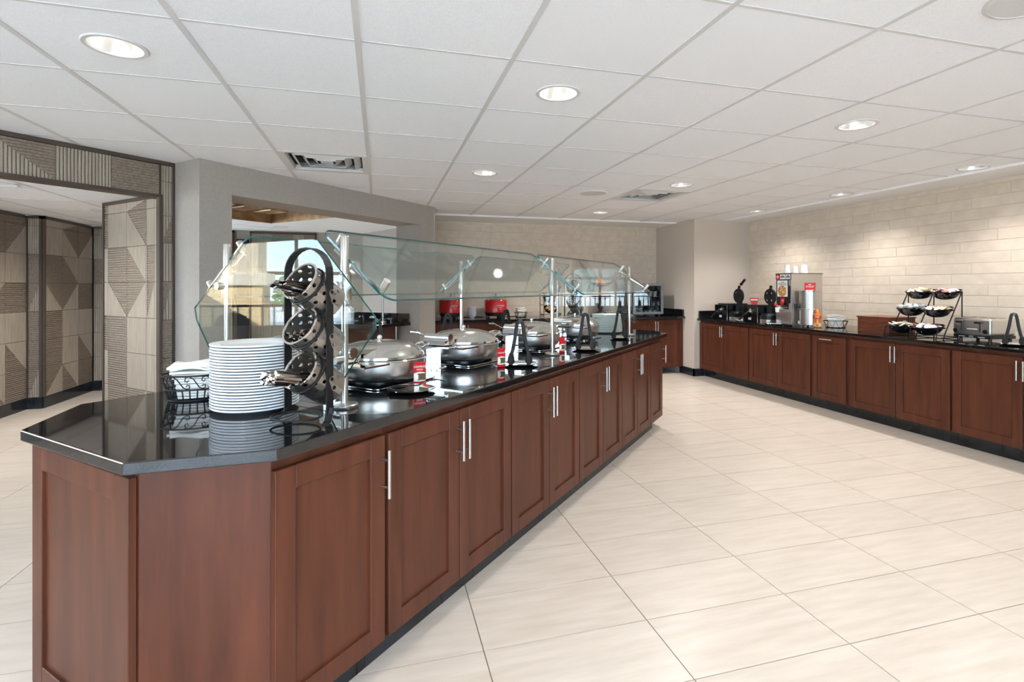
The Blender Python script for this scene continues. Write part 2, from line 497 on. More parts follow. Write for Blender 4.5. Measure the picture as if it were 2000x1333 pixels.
# the grid: main runners along y, cross tees along x
for i in range(-6, 10):
    x = GX0 + i * G
    if x > 4.76: continue
    y1 = min(6.9, 6.0 + x + 0.3)
    w = .012
    tees.box(x - w, -3.2, H - .001, x + w, y1, H + .006)
for j in range(-8, 9):
    y = GY0 + j * G
    if y > 6.9: continue
    x0 = max(-4.4, y - 6.3)
    tees.box(x0, y - .007, H - .0005, 4.755, y + .007, H + .006)
tees.build('grid', M['tee'], ceiling)

# downlights -----------------------------------------------------------------
def make_downlight():
    t = thing('downlight', 'x', 'light')
    b = MB(); b.lathe([(.094, .006), (.112, .003), (.112, -.001), (.108, -.004), (.094, -.003), (.091, .003)], 36); b.build('trim_ring', M['vent'], t)
    b = MB(); b.lathe([(.093, .002), (.086, .03), (.074, .07), (.058, .105)], 36); b.build('reflector', M['reflector'], t)
    b = MB(); b.lathe([(0, .098), (.060, .098), (.060, .106), (0, .106)], 24); b.build('lens', M['lens'], t)
    l = bpy.data.lights.new('downlight_beam', 'SPOT')
    l.energy = LAMP_W; l.spot_size = radians(146); l.spot_blend = 0.85; l.shadow_soft_size = 0.06
    l.color = (1.0, 0.97, 0.925)
    o = bpy.data.objects.new('downlight_beam', l); COL.objects.link(o); o.parent = t; o.location = (0, 0, -.012)
    return t
dl = make_downlight()
NAMES = {(-1, 0): 'recessed ceiling downlight above the near chamfered end of the island, toward the panelled opening',
         (2, 0): 'recessed ceiling downlight above the aisle side of the island, tile row of the big speaker',
         (5, 0): 'recessed ceiling downlight over the open aisle before the six bowl rack',
         (2, 3): 'recessed ceiling downlight over the island middle, two tiles beyond the grille near the grey header',
         (5, 3): 'recessed ceiling downlight in the tile just before the aisle side air grille',
         (2, 6): 'recessed ceiling downlight before the back counter, over the red kettles',
         (5, 6): 'recessed ceiling downlight before the back counter, over the glass door cooler',
         (8, 5): 'recessed wall wash downlight over the waffle makers beside the brick wall',
         (8, 3): 'recessed wall wash downlight over the wooden box beside the brick wall',
         (8, 1): 'recessed wall wash downlight over the bowl rack and toaster beside the brick wall'}
wash_d = None; far_d = None; day_d = None
first = True
for (i, j) in LIGHTS + WASH:
    x = GX0 + (i + .5) * G; y = GY0 + (j + .5) * G
    if (y - x) / S2 > 3.5 or x < -4.2: continue
    lab = NAMES.get((i, j), 'recessed ceiling downlight behind the camera, out of the picture')
    if first: dl2 = None; o = dup(dl, (x, y, H), label=lab); first = False
    elif False: o = dl; o.location = (x, y, H); o['label'] = lab; first = False
    else: o = dup(dl, (x, y, H), label=lab)
    o['group'] = 'recessed ceiling downlights'
    if i == 8:
        if wash_d is None:
            wash_d = bpy.data.lights['downlight_beam'].copy(); wash_d.energy = WASH_W; wash_d.spot_size = radians(130)
        for c in o.children:
            if c.type == 'LIGHT': c.data = wash_d
    elif i < 0:
        if day_d is None:
            day_d = bpy.data.lights['downlight_beam'].copy(); day_d.energy = LAMP_W * .45
        for c in o.children:
            if c.type == 'LIGHT': c.data = day_d
    elif j >= 3:
        if far_d is None:
            far_d = bpy.data.lights['downlight_beam'].copy(); far_d.energy = LAMP_W * 3.0; mid_d = far_d.copy(); mid_d.energy = LAMP_W * 1.2
        for c in o.children:
            if c.type == 'LIGHT': c.data = far_d if j > 3 else mid_d
dl.location = (GX0 + 2.5 * G, GY0 - 8.5 * G + .0, H); dl['label'] = 'recessed ceiling downlight over the added southern window, out of the picture'; dl['group'] = 'recessed ceiling downlights'
# air grilles and speakers -----------------------------------------------------
def make_vent(loc, label):
    t = thing('air_grille', label, 'vent', loc, 0, 'ceiling air grilles')
    s = G / 2 - .012
    b = MB(); b.box(-s, -s, .12, s, s, .13); b.build('duct_back', M['vent_dark'], t)
    b = MB()
    for a, c in ((s, s - .035),):
        for q in range(4):
            X = Matrix.Rotation(q * pi / 2, 4, 'Z')
            b.add([(-a, -a, 0), (a, -a, 0), (c, -c, .002), (-c, -c, .002), (-a, -a, .012), (a, -a, .012), (c, -c, .04), (-c, -c, .04)],
                  [(0, 3, 2, 1), (4, 5, 6, 7), (0, 1, 5, 4), (3, 7, 6, 2)], X=X)
    b.build('frame', M['vent'], t)
    for k in range(3):
        o_, i_ = s - .050 - k * .070, s - .050 - k * .070 - .045
        b = MB()
        for q in range(4):
            X = Matrix.Rotation(q * pi / 2, 4, 'Z')
            b.add([(-o_, -o_, .050), (o_, -o_, .050), (i_, -i_, .004), (-i_, -i_, .004), (-o_, -o_, .054), (o_, -o_, .054), (i_, -i_, .008), (-i_, -i_, .008)],
                  [(0, 3, 2, 1), (4, 5, 6, 7), (0, 1, 5, 4), (3, 7, 6, 2)], X=X)
        b.build('louvre', M['vent'], t)
    b = MB(); b.box(-.045, -.045, .010, .045, .045, .014); b.build('centre_plate', M['vent'], t)
make_vent((GX0 + .5 * G, GY0 + 3.5 * G, H - .002), 'square four way air grille in the ceiling near the grey header')
make_vent((GX0 + 5.5 * G, GY0 + 4.5 * G, H - .002), 'square four way air grille in the ceiling beyond the round speaker plate')
def make_speaker(loc, label):
    t = thing('ceiling_speaker', label, 'speaker', loc, 0, 'round ceiling speakers')
    b = MB(); b.lathe([(.0, -.006), (.10, -.007), (.126, -.006), (.126, -.002)], 40); b.build('grille', M['tee'], t)
    b = MB(); b.lathe([(.126, .003), (.126, -.008), (.136, -.007), (.142, -.001), (.142, .003)], 40); b.build('rim', M['vent'], t)
make_speaker((GX0 + 4.5 * G, GY0 + 4.5 * G, H), 'flat round white speaker beside the farther air grille')
make_speaker((GX0 + 4.5 * G, GY0 - 1.5 * G, H), 'large round speaker plate cut by the top edge of the picture')

# ================================================================== WALLS
def brick_wall(name, length, x_of, z0=0.0, z1=2.2, bl=0.62, bh=0.098, thick=0.007, pick=None):
    """bricks on a wall plane; x_of gives the matrix; local x along the wall, y outwards (negative = room)"""
    b = MB(); b.box(0, 0.0012, 0, length, 0.16, 2.4)
    w = struct(b.build(name, M['mortar'])); w.matrix_world = x_of
    shapes = {}
    rest = MB(); nr = int((z1 - z0) / bh + .01); cnt = 0
    for r in range(nr + 1):
        za = z0 + r * bh; zb = min(za + bh, z1)
        if zb - za < .01: continue
        off = (0, .5, .22, .72, .38, .88)[r % 6] * bl
        x = -off
        while x < length:
            xa, xb = max(0, x), min(length, x + bl); x += bl
            if xb - xa < .02: continue
            g = .0012; c = Vector(((xa + xb) / 2, 0, (za + zb) / 2)); wp = x_of @ c
            vis = pick is None or pick(wp)
            if vis and cnt < 290:
                key = (round(xb - xa, 3), round(zb - za, 3))
                if key not in shapes:
                    hx, hz = key[0] / 2 - g, key[1] / 2 - g; e = .002
                    q = MB()
                    q.add([(-hx, .005, -hz), (hx, .005, -hz), (hx, .005, hz), (-hx, .005, hz),
                           (-hx + e, -thick + .006, -hz + e), (hx - e, -thick + .006, -hz + e), (hx - e, -thick + .006, hz - e), (-hx + e, -thick + .006, hz - e)],
                          [(4, 5, 6, 7), (0, 1, 5, 4), (1, 2, 6, 5), (2, 3, 7, 6), (3, 0, 4, 7)])
                    shapes[key] = q.mesh('brick', M['brick'])
                o = bpy.data.objects.new('brick', shapes[key]); COL.objects.link(o); o.parent = w
                o.location = (c.x, random.uniform(-.0015, .001), c.z); cnt += 1
            else:
                rest.box(xa + g, -.006, za + g, xb - g, .004, zb - g)
    if rest.v:
        o = rest.build('brick_field', M['brick'], w); o['kind'] = 'stuff'
    return w
WX = 5.18; WY = 7.50
wr_ = brick_wall('wall_right', 9.7, Matrix.Translation((WX, 6.45, 0)) @ Matrix.Rotation(radians(-90), 4, 'Z'),
                 pick=lambda p: p.z > .82 and p.y > 1.6)
wb_ = brick_wall('wall_back', 3.7, Matrix.Translation((0.62, WY, 0)), pick=lambda p: p.z > .83)
b = MB(); b.box(4.26, 6.45, 0, 5.45, 7.7, 2.4)
struct(b.build('wall_corner', M['beige_wall']))
# black skirting on the column
b = MB(); b.box(4.245, 6.435, 0, 4.42, 6.46, .105); b.box(4.245, 6.435, 0, 4.262, 6.80, .105)
struct(b.build('baseboard_corner', M['black_tile']))
# grey wall at 45 degrees with the wide opening -------------------------------------------
b = MB()
b.box(2.207, 4.04, 0, 2.456, 4.42, 2.24)
b.box(2.456, 4.04, 1.977, 4.674, 4.40, 2.24)
b.box(4.674, 4.04, 0, 4.951, 4.40, 2.24)
gw = struct(b.build('wall_left', M['grey_wall'])); gw.rotation_euler = (0, 0, A45)
b = MB(); b.box(0.46, 6.34, 0, 0.640, 7.52, 2.24); struct(b.build('wall_return', M['grey_wall']))
# room beyond the opening ------------------------------------------------------------------
b = MB(); b.box(-5.5, 9.76, 0, 0.4, 9.95, 2.4); struct(b.build('wall_far', M['grey_wall']))
b = MB(); b.prism([(-.30, 9.78), (.80, 7.70), (.95, 7.78), (-.1, 9.9)], 0, 2.4); struct(b.build('wall_far_side', M['grey_wall']))
# ceiling beyond, with the square cut-out for the hood (island frame t, m)
hx0, hx1, hy0, hy1 = 3.1, 4.98, 4.43, 7.18
b = MB()
for (x0, y0, x1, y1) in ((2.3, 4.38, 8.5, hy0), (2.3, hy1, 9.5, 9.6), (2.3, hy0, hx0, hy1), (hx1, hy0, 9.5, hy1)):
    b.box(x0, y0, H - .006, x1, y1, H + .05)
cb_ = struct(b.build('ceiling_beyond', M['white_paint'])); cb_.rotation_euler = (0, 0, A45)
b = MB()
for k in range(1, 6):
    b.box(2.3 + k * .62, 7.2, H - .008, 2.312 + k * .62, 9.6, H - .005); b.box(2.3, 7.2 + k * .5, H - .008, 8, 7.212 + k * .5, H - .005)
o = b.build('grid', M['tee'], cb_)
hood = thing('exhaust_hood', 'bronze metal hood recess in the ceiling beyond the grey opening', 'hood', isl(4.0, 6.2, H), A45)
cx, cy = 4.0, 6.2
b = MB()
for (x0, y0, x1, y1) in ((hx0, hy0, hx0 + .01, hy1), (hx1 - .01, hy0, hx1, hy1), (hx0, hy0, hx1, hy0 + .01), (hx0, hy1 - .01, hx1, hy1)):
    b.box(x0 - cx, y0 - cy, -.004, x1 - cx, y1 - cy, .34)
b.build('shell', M['bronze'], hood)
b = MB(); b.box(hx0 - cx, hy0 - cy, .34, hx1 - cx, hy1 - cy, .35); b.build('top_plate', M['bronze'], hood)
for k in range(3):
    b = MB(); b.box(-.2 + k * .38, .40, .10, .06 + k * .38, .80, .24); b.build('filter_box', M['bronze'], hood, bevel=.01)
b = MB(); b.cyl((-.9, .2, .24), (.9, .2, .24), .02); b.cyl((-.9, .5, .22), (.9, .5, .22), .012); b.build('pipe', M['steel_soft'], hood)
# ================================================================== PANELLED WALLS
def clip(poly, a, b, c):
    """keep a*x+b*y<=c"""
    out = []
    for i in range(len(poly)):
        p, q = poly[i], poly[(i + 1) % len(poly)]
        dp, dq = a * p[0] + b * p[1] - c, a * q[0] + b * q[1] - c
        if dp <= 0: out.append(p)
        if (dp < 0 < dq) or (dq < 0 < dp):
            s = dp / (dp - dq); out.append((p[0] + s * (q[0] - p[0]), p[1] + s * (q[1] - p[1])))
    return out
def face_prism(mb, poly, y0, y1, mi=0):
    """poly in (x,z), extruded along y; y1 (room side) < y0"""
    n = len(poly)
    if n < 3: return
    a = sum(poly[i][0] * poly[(i + 1) % n][1] - poly[(i + 1) % n][0] * poly[i][1] for i in range(n))
    if abs(a) < 2e-6: return
    if a < 0: poly = poly[::-1]
    v = [(p[0], y1, p[1]) for p in poly] + [(p[0], y0, p[1]) for p in poly]
    f = [tuple(range(n))] + [(n + i, n + (i + 1) % n, (i + 1) % n, i) for i in range(n)]
    mb.add(v, f, False, mi)
def patch(mb, poly, kind, P=0.0195):
    if len(poly) < 3: return
    if kind == 'P':
        face_prism(mb, poly, 0, -.012, 0); return
    face_prism(mb, poly, 0, -.004, 1)
    ax = 0 if kind == 'V' else 1
    lo = min(p[ax] for p in poly); hi = max(p[ax] for p in poly)
    k = math.floor(lo / P)
    while k * P < hi:
        a, c = k * P + .0035, k * P + P - .0035
        k += 1
        q = clip(poly, *((-1, 0, -a) if ax == 0 else (0, -1, -a)))
        if len(q) >= 3: q = clip(q, *((1, 0, c) if ax == 0 else (0, 1, c)))
        if len(q) >= 3: face_prism(mb, q, -.004, -.012, 1 if kind == 'H' else 0)
def panel_tile(parent, x0, x1, z0, z1, code):
    """code: 'P','H','V' or (kind above/left.., kind other, diagonal)"""
    g = .002
    poly = [(x0 + g, z0 + g), (x1 - g, z0 + g), (x1 - g, z1 - g), (x0 + g, z1 - g)]
    mb = MB()
    if isinstance(code, str): patch(mb, poly, code)
    else:
        ka, kb, dg = code
        if dg == '/':   # line from lower-left to upper-right; ka = upper-left
            A = [poly[0], poly[2], poly[3]]; B = [poly[0], poly[1], poly[2]]
        else:           # line from upper-left to lower-right; ka = upper-right
            A = [poly[1], poly[2], poly[3]]; B = [poly[0], poly[1], poly[3]]
        patch(mb, A, ka); patch(mb, B, kb)
    return mb.build('panel', [M['panel'], M['panel_rib']], parent)
def panelled(name, Xf, length, ztop, zbot, xs, zs, codes, depth=.10, frame=.028, base=True):
    b = MB(); b.box(0, 0, 0, length, depth, ztop + .0)
    w = struct(b.build(name, M['panel_dark'])); w.matrix_world = Xf
    k = 0
    for r in range(len(zs) - 1):
        for c in range(len(xs) - 1):
            code = codes[r][c] if r < len(codes) and c < len(codes[r]) else 'P'
            panel_tile(w, xs[c], xs[c + 1], zs[r + 1], zs[r], code)
    b = MB(); b.box(0, -.02, ztop - frame, length, 0, ztop); b.box(0, -.02, zbot, .022, 0, ztop); b.box(length - .022, -.02, zbot, length, 0, ztop)
    b.build('frame', M['panel_dark'], w)
    if base:
        b = MB(); b.box(0, -.014, 0, length, 0, .118); struct(b.build('baseboard', M['black_tile'], w))
    return w
ROWS = [1.965, 1.885, 1.59, 1.295, 1.0, .705, .41, .118]
# side wall of the passage, square to the 45 degree wall (t = 2.2), faces the daylight
XF = isl(0, 0) ; XF = Matrix.Rotation(A45, 4, 'Z') @ Matrix.Translation((2.20, 5.50, 0)) @ Matrix.Rotation(radians(-90), 4, 'Z')
panelled('wall_passage_side', XF, 1.04, 1.99, .118,
         [.022, .087, .419, .728, .744, .863, 1.018], ROWS,
         [['H', 'P', ('P', 'H', '/'), 'P', 'P', 'P'],
          ['H', 'P', ('H', 'P', '\\'), 'P', 'P', 'P'],
          ['P', 'H', ('P', 'H', '\\'), 'P', 'H', 'P'],
          ['P', ('H', 'P', '\\'), ('H', 'P', '/'), 'P', ('H', 'P', '/'), 'P'],
          ['H', 'H', 'P', 'P', 'P', 'P'],
          ['P', 'H', 'P', 'P', 'P', 'P'],
          ['P', 'H', ('H', 'P', '/'), 'P', 'H', 'P']])
# far walls of the passage
panelled('wall_passage_west', Matrix.Translation((-3.49, 5.0, 0)) @ Matrix.Rotation(radians(90), 4, 'Z'), 1.547, 1.985, .118,
         [.022, .30, .61, .92, 1.215, 1.525], ROWS,
         [['P', 'P', 'P', 'H', 'H'], ['P', 'H', 'P', 'H', ('H', 'P', '/')], ['P', 'H', 'P', 'P', 'P'], ['P', 'P', 'P', ('P', 'H', '/'), 'H'],
          ['P', 'P', 'P', 'P', 'P'], ['P', 'P', 'P', 'P', ('P', 'H', '\\')], ['P', 'P', 'P', ('P', 'H', '\\'), 'H']])
panelled('wall_passage_nib', Matrix.Translation((-3.49, 6.547, 0)), .14, 1.985, .118, [.022, .118], ROWS,
         [['V'], ['V'], ['H'], [('H', 'V', '/')], ['H'], ['H'], [('H', 'V', '/')]])
panelled('wall_passage_far', Matrix.Translation((-3.35, 6.547, 0)) @ Matrix.Rotation(radians(90), 4, 'Z'), .97, 1.985, .118,
         [.022, .33, .64, .948], ROWS,
         [['P', ('P', 'H', '/'), 'H'], ['P', ('H', 'P', '\\'), ('H', 'P', '/')], ['H', ('P', 'H', '\\'), 'P'], [('H', 'P', '\\'), ('H', 'P', '/'), 'H'],
          ['H', 'P', 'P'], ['H', 'P', ('P', 'H', '\\')], [('H', 'P', '/'), ('P', 'H', '\\'), 'H']])
panelled('wall_passage_end', Matrix.Translation((-3.35, 7.515, 0)), 1.55, 1.985, .118,
         [.022, .11, .42, .73, 1.04, 1.35, 1.528], ROWS,
         [['V', 'V', 'P', 'P', 'P', 'P'], [('V', 'V', '/'), ('H', 'V', '\\'), 'P', 'P', 'P', 'P'], ['H', 'H', 'P', 'P', 'P', 'P'], ['V', 'H', 'P', 'P', 'P', 'P'],
          ['V', 'V', 'P', 'P', 'P', 'P'], ['V', ('H', 'V', '\\'), 'P', 'P', 'P', 'P'], ['V', 'H', 'P', 'P', 'P', 'P']])
# header and jambs of the passage opening, on the 45 degree wall line m = 4.38
b = MB()
b.box(.20, 4.39, 1.935, 2.215, 4.50, 2.24); b.box(2.095, 4.39, 0, 2.215, 4.415, 1.94); b.box(.20, 4.39, 0, .38, 4.50, 1.94)
ph = struct(b.build('wall_passage_front', M['panel_dark'])); ph.rotation_euler = (0, 0, A45)
SH = Matrix.Translation((0, 4.385, 0))
pf = bpy.data.objects.new('panel_band', None); COL.objects.link(pf); pf.parent = ph; pf.location = (0, 4.392, 0); pf['kind'] = 'structure'
b = MB()
b.box(.20, -.022, 2.186, 2.215, 0, 2.214); b.box(.38, -.022, 1.935, 2.115, 0, 1.957)
b.box(2.095, -.022, 0, 2.117, 0, 1.957); b.box(2.190, -.022, 0, 2.215, 0, 2.2)
b.build('frame', M['panel_dark'], pf)
hx = [-.20, -.07, .24, .55, .86, 1.17, 1.48, 1.79, 2.10]
for k in range(3, 8):
    panel_tile(pf, hx[k], hx[k + 1], 1.957, 2.186, ['V', ('H', 'V', '/'), 'H', 'V', 'H', ('H', 'V', '\\'), 'V', 'H'][k])
zz = [2.186, 2.06, 1.80, 1.59, 1.295, 1.0, .705, .41, .118]
for k in range(8):
    panel_tile(pf, 2.115, 2.192, zz[k + 1], zz[k], ['V', 'V', ('V', 'H', '\\') if False else ('V', 'H', '/'), 'V', ('H', 'V', '/'), 'H', 'H', 'H'][k])
# passage ceiling with its own grid
b = MB(); b.prism([(-1.6, 4.50), (2.26, 4.50), (2.26, 5.5), (3.6, 6.9), (3.6, 8.2), (-1.6, 8.2)], 1.992, 2.05)
pc = struct(b.build('ceiling_passage', M['ctile'])); pc.rotation_euler = (0, 0, A45)
b = MB()
def _inpass(x, y):
    t = (x + y) / S2; m = (y - x) / S2
    return -1.5 < t < 3.5 and 4.52 < m < 8.1 and (t < 2.18 or m > 5.6 + (t - 2.18))
for k in range(14):
    for q in range(60):
        a = -6.2 + k * .62; c = 2.0 + q * .1
        if _inpass(a, c) and _inpass(a, c + .1): b.box(a, c, 1.989, a + .018, c + .1, 1.9925)
        a, c = -6.5 + q * .1, 2.25 + k * .62
        if _inpass(a, c) and _inpass(a + .1, c): b.box(a, c, 1.9895, a + .1, c + .012, 1.9925)
g_ = b.build('grid', M['tee'], pc); g_.rotation_euler = (0, 0, -A45)
o = dup(dl, (-2.62, 4.62, 1.989), label='recessed downlight in the lower passage ceiling behind the panelled header', group='recessed ceiling downlights')
o = dup(dl, (-2.55, 5.95, 1.989), label='recessed downlight deeper in the passage ceiling, out of view', group='recessed ceiling downlights')
_pl = bpy.data.lights['downlight_beam'].copy(); _pl.energy = LAMP_W * 1.8
for _x, _y, _z, _lab in ((isl(2.72, 5.1).x, isl(2.72, 5.1).y, H - .008, 'added downlight in the room beyond the grey wall, behind its near pier'),
                         (isl(5.60, 5.3).x, isl(5.60, 5.3).y, H - .008, 'added downlight in the room beyond the grey wall, behind its far pier'), (-1.5, 9.0, H - .008, 'added downlight before the slatted screen of the far room')):
    dup(dl, (_x, _y, _z), label=_lab, group='recessed ceiling downlights')  # lamps added to brighten the far room and the opening's soffit
for o in [o for o in bpy.data.objects if o.get('label', '').find('passage ceiling') >= 0 or o.get('label', '').find('far room') >= 0 or o.get('label', '').find('room beyond') >= 0]:
    for c_ in o.children:
        if c_.type == 'LIGHT': c_.data = _pl
# slatted screen on the far wall seen through the grey opening
panelled('wall_far_screen', Matrix.Translation((-2.10, 9.755, 0)), 1.04, 2.19, .118, [.022, .20, .34, .66, .84, 1.018],
         [2.16, 1.6, 1.0, .118], [['V', 'V', 'H', 'V', 'H'], ['V', 'V', 'V', 'V', 'V'], ['V', 'V', 'V', 'V', 'V']])
b = MB(); b.box(-2.75, 9.60, 0, -2.12, 9.755, 2.05); b.build('cabinet_panel', M['black_matte'], None)
o = bpy.data.objects['cabinet_panel']; o.name = 'dark_cabinet'; tag(o, 'tall dark cabinet beside the slatted screen beyond the opening', 'cabinet')

# ================================================================== LOBBY ON THE DAYLIGHT SIDE
b = MB(); b.box(-12.0, 6.9, 0, -4.6, 7.1, 5.0); struct(b.build('wall_lobby_north', M['stucco']))
b = MB(); b.box(-12.0, -4.1, 0, -4.3, -3.9, 5.0); b.box(-4.4, -4.1, 0, -4.2, -3.2, 5.0); struct(b.build('wall_lobby_south', M['stucco']))
b = MB(); b.box(-12.2, -4.1, 4.9, -4.3, 7.1, 5.0); struct(b.build('ceiling_lobby', M['white_paint']))
b = MB(); b.box(-4.46, -4.0, 2.2, -4.36, 7.0, 2.56); b.box(-4.46, 4.9, 0, -4.36, 7.0, 2.2); b.box(-4.46, -3.3, 0, -4.36, .3, 2.2); struct(b.build('wall_lobby_edge', M['grey_wall']))
b = MB(); b.box(-4.2, -3.3, 0, 5.5, -3.2, .30); b.box(-4.2, -3.3, 2.12, 5.5, -3.2, 2.4); b.box(1.71, -3.3, .3, 5.5, -3.2, 2.12); struct(b.build('wall_south', M['grey_wall']))
b = MB()
for k in range(6): b.box(-4.1 + k * 1.15, -3.29, .30, -4.04 + k * 1.15, -3.21, 2.12)
b.box(-4.1, -3.29, .30, 1.71, -3.21, .36); b.box(-4.1, -3.29, 2.06, 1.71, -3.21, 2.12)
ws_ = struct(b.build('added_window_south', M['panel_dark']))  # unseen window added behind the camera to brighten the ceiling
for k in range(5):
    q = MB(); q.box(-4.04 + k * 1.15, -3.255, .36, -2.95 + k * 1.15, -3.247, 2.06); q.build('pane', M['pane'], ws_)
# tall window wall: frame plus panes
b = MB()
for k in range(11):
    y = -3.9 + k * 1.08; b.box(-11.95, y - .035, 0, -11.85, y + .035, 4.9)
for z in (0.0, 1.55, 3.4, 4.82): b.box(-11.95, -3.9, z, -11.85, 6.9, z + .08)
ww = struct(b.build('window_1', M['panel_dark']))
for k in range(10):
    y = -3.9 + k * 1.08
    q = MB(); q.box(-11.905, y + .035, .08, -11.897, y + 1.045, 4.82); q.build('pane', M['pane'], ww)
# fireplace column
fp = thing('fireplace', 'stone fireplace column in the bright lobby, mirrored in the end glass', 'fireplace', (-8.6, 4.15, 0))
b = MB(); b.box(-.35, -.46, 0, .35, .75, 1.28); b.build('stone_base', M['stone'], fp)
b = MB(); b.box(-.42, -.54, 1.28, .42, .84, 1.50); b.build('mantel', M['cream'], fp, bevel=.02)
b = MB(); b.box(-.35, -.40, 1.50, .35, .75, 4.9); b.build('chimney_breast', M['stucco'], fp)
b = MB()
arch = [(-.28, .0), (.28, .0)] + [(.28 * cos(a * pi / 8), .62 + .2 * sin(a * pi / 8)) for a in range(9)]
b.add([(.352, p[0], p[1]) for p in arch] + [(.356, p[0], p[1]) for p in arch], [tuple(range(11, 22)), (0, 1, 12, 11)])
b.build('firebox', M['black_matte'], fp)
# half wall and railing between room and lobby
b = MB(); b.box(-4.47, .3, 0, -4.35, 4.95, .84); struct(b.build('wall_half', M['grey_wall']))
rl = thing('railing', 'black metal railing on the half wall toward the lobby', 'railing', (-4.41, .3, .84))
b = MB(); b.box(-.02, 0, .20, .02, 4.6, .225); b.build('top_rail', M['black_matte'], rl)
bal = MB().box(-.008, -.008, 0, .008, .008, .20).mesh('baluster', M['black_matte'])
for k in range(39):
    o = bpy.data.objects.new('baluster', bal); COL.objects.link(o); o.parent = rl; o.location = (0, .06 + k * .117, 0)
# a few trees and lawn outside the tall windows
b = MB(); b.box(-60.0, -60, -.3, -12.25, 40, -.15); b.box(-12.25, -60, -.3, 60, -4.15, -.15); struct(b.build('pavement', M['paving']))  # pale strip south of the room added to bounce sunlight onto the ceiling
for k, (x, y, h) in enumerate([(-31, 7.0, 2.0), (-33, 2.6, 1.9), (-32, -1.5, 2.1), (-34, 11.0, 2.3)]):
    t = thing('tree', ['round leafy tree outside, opposite the fireplace', 'low leafy tree outside the middle of the window wall',
                       'leafy tree outside the south end of the window wall', 'taller tree outside behind the fireplace'][k], 'tree', (x, y, -.2), 0, 'trees outside the windows')
    b = MB(); b.cyl((0, 0, 0), (0, 0, h * .5), .14, .09, 8); b.build('trunk', M['bark'], t)
    b = MB()
    for q in range(60):
        a = random.uniform(0, 2 * pi); z = random.uniform(.25, 1.0); r = random.uniform(.1, 1.0) * (1.25 - z)
        b.ball((r * cos(a) * h * .42, r * sin(a) * h * .42, z * h), h * random.uniform(.05, .10), 8)
    b.build('crown', M['leaf'], t)
# ================================================================== CABINETS
def door_mesh(w, h, st=.062):
    mb = MB(); t = .02; g = .0005
    mb.box(0, -t, 0, st, 0, h); mb.box(w - st, -t, 0, w, 0, h)
    mb.box(st + g, -t, 0, w - st - g, 0, st); mb.box(st + g, -t, h - st, w - st - g, 0, h)
    mb.box(st - .002, -t + .010, st - .002, w - st + .002, -.002, h - st + .002)
    return mb
_HM = {}
def handle(parent, x, z, L=.155, horiz=False, reach=.034):
    key = (round(L, 3), horiz, reach)
    if key not in _HM:
        b = MB(); a = L * .28
        if horiz:
            b.cyl((-L / 2, -reach, 0), (L / 2, -reach, 0), .006, seg=10)
            for s in (-a, a): b.cyl((s, 0, 0), (s, -reach, 0), .0045, seg=8)
        else:
            b.cyl((0, -reach, -L / 2), (0, -reach, L / 2), .006, seg=10)
            for s in (-a, a): b.cyl((0, 0, s), (0, -reach, s), .0045, seg=8)
        _HM[key] = b.mesh('handle', M['nickel'])
    o = bpy.data.objects.new('handle', _HM[key]); COL.objects.link(o); o.parent = parent; o.location = (x, -.02, z)
def cabinet(label, loc, rz, W, depth, doors, z0, z1, zt, group, hl=.155, hz=None):
    """loc: front-bottom corner of the carcass (floor), local x to the right seen from the front, y into the depth"""
    c = thing('base_cabinet', label, 'cabinet', loc, rz, group)
    b = MB(); b.box(.0008, 0, z0, W - .0008, depth, zt); b.build('carcass', M['wood'], c)
    for (x0, x1, hs) in doors:
        w = x1 - x0; h = z1 - z0 - .004
        d = door_mesh(w, h).build('door', M['wood'], c, loc=(x0, -.001, z0 + .004), bevel=.0018, bseg=1)
        zc = (hz if hz is not None else z1 - .04 - hl / 2) - z0
        if hs == 'R': handle(d, w - .017, zc, hl)
        elif hs == 'L': handle(d, .017, zc, hl)
        elif hs == 'T': handle(d, w / 2, h - .028, hl, True)
    return c
# ---- island
IG = 'island base cabinets'
U = [(1.270, [(1.277, 1.661, 'R'), (1.666, 2.056, 'L')], 'second island cabinet from the near end, double doors under the first chafing dish'),
     (2.061, [(2.067, 2.444, 'R'), (2.449, 2.833, 'L')], 'third island cabinet from the near end, double doors under the standing tongs'),
     (2.838, [(2.844, 3.215, 'R'), (3.222, 3.594, 'L')], 'fourth island cabinet from the near end, double doors below the middle guard post'),
     (3.599, [(3.605, 3.955, 'R'), (3.962, 4.312, 'L')], 'fifth island cabinet from the near end, narrow double doors'),
     (4.317, [(4.325, 4.690, 'R')], 'last island cabinet at the far end, single door')]
MF = 1.256      # carcass face
for k, (t0, doors, lab) in enumerate(U):
    t1 = U[k + 1][0] if k < 4 else 4.70
    cabinet(lab, isl(t0, MF), A45, t1 - t0, .976, [(a - t0, b_ - t0, s) for a, b_, s in doors], .098, .770, .806, IG, hz=.652)
# near end: chamfered cabinet with a framed end panel, a plain angled panel and one door
c = thing('base_cabinet', 'chamfered near end cabinet of the island with framed end panel and single door', 'cabinet', isl(0, 0), A45, IG)
b = MB(); b.prism([(1.269, MF), (.868, MF), (.652, 1.455), (.652, 2.032), (.868, 2.232), (1.269, 2.232)], .09, .806)
b.build('carcass', M['wood'], c, bevel=.001, bseg=1)
d = door_mesh(.394, .668).build('door', M['wood'], c, loc=(.866, MF - .001, .102), bevel=.0018, bseg=1)
handle(d, .394 - .017, .55)
d = door_mesh(.566, .70, .066).build('end_panel', M['wood'], c, loc=(.651, 2.027, .086), rot=(0, 0, radians(-90)), bevel=.0018, bseg=1)
b = MB(); b.prism([(4.702, 1.262), (4.92, 1.47), (4.92, 2.02), (4.702, 2.225)], .10, .80)
c = thing('base_cabinet', 'chamfered far end filler of the island base, facing the back counter', 'cabinet', isl(0, 0), A45, IG)
b.build('carcass', M['wood'], c)
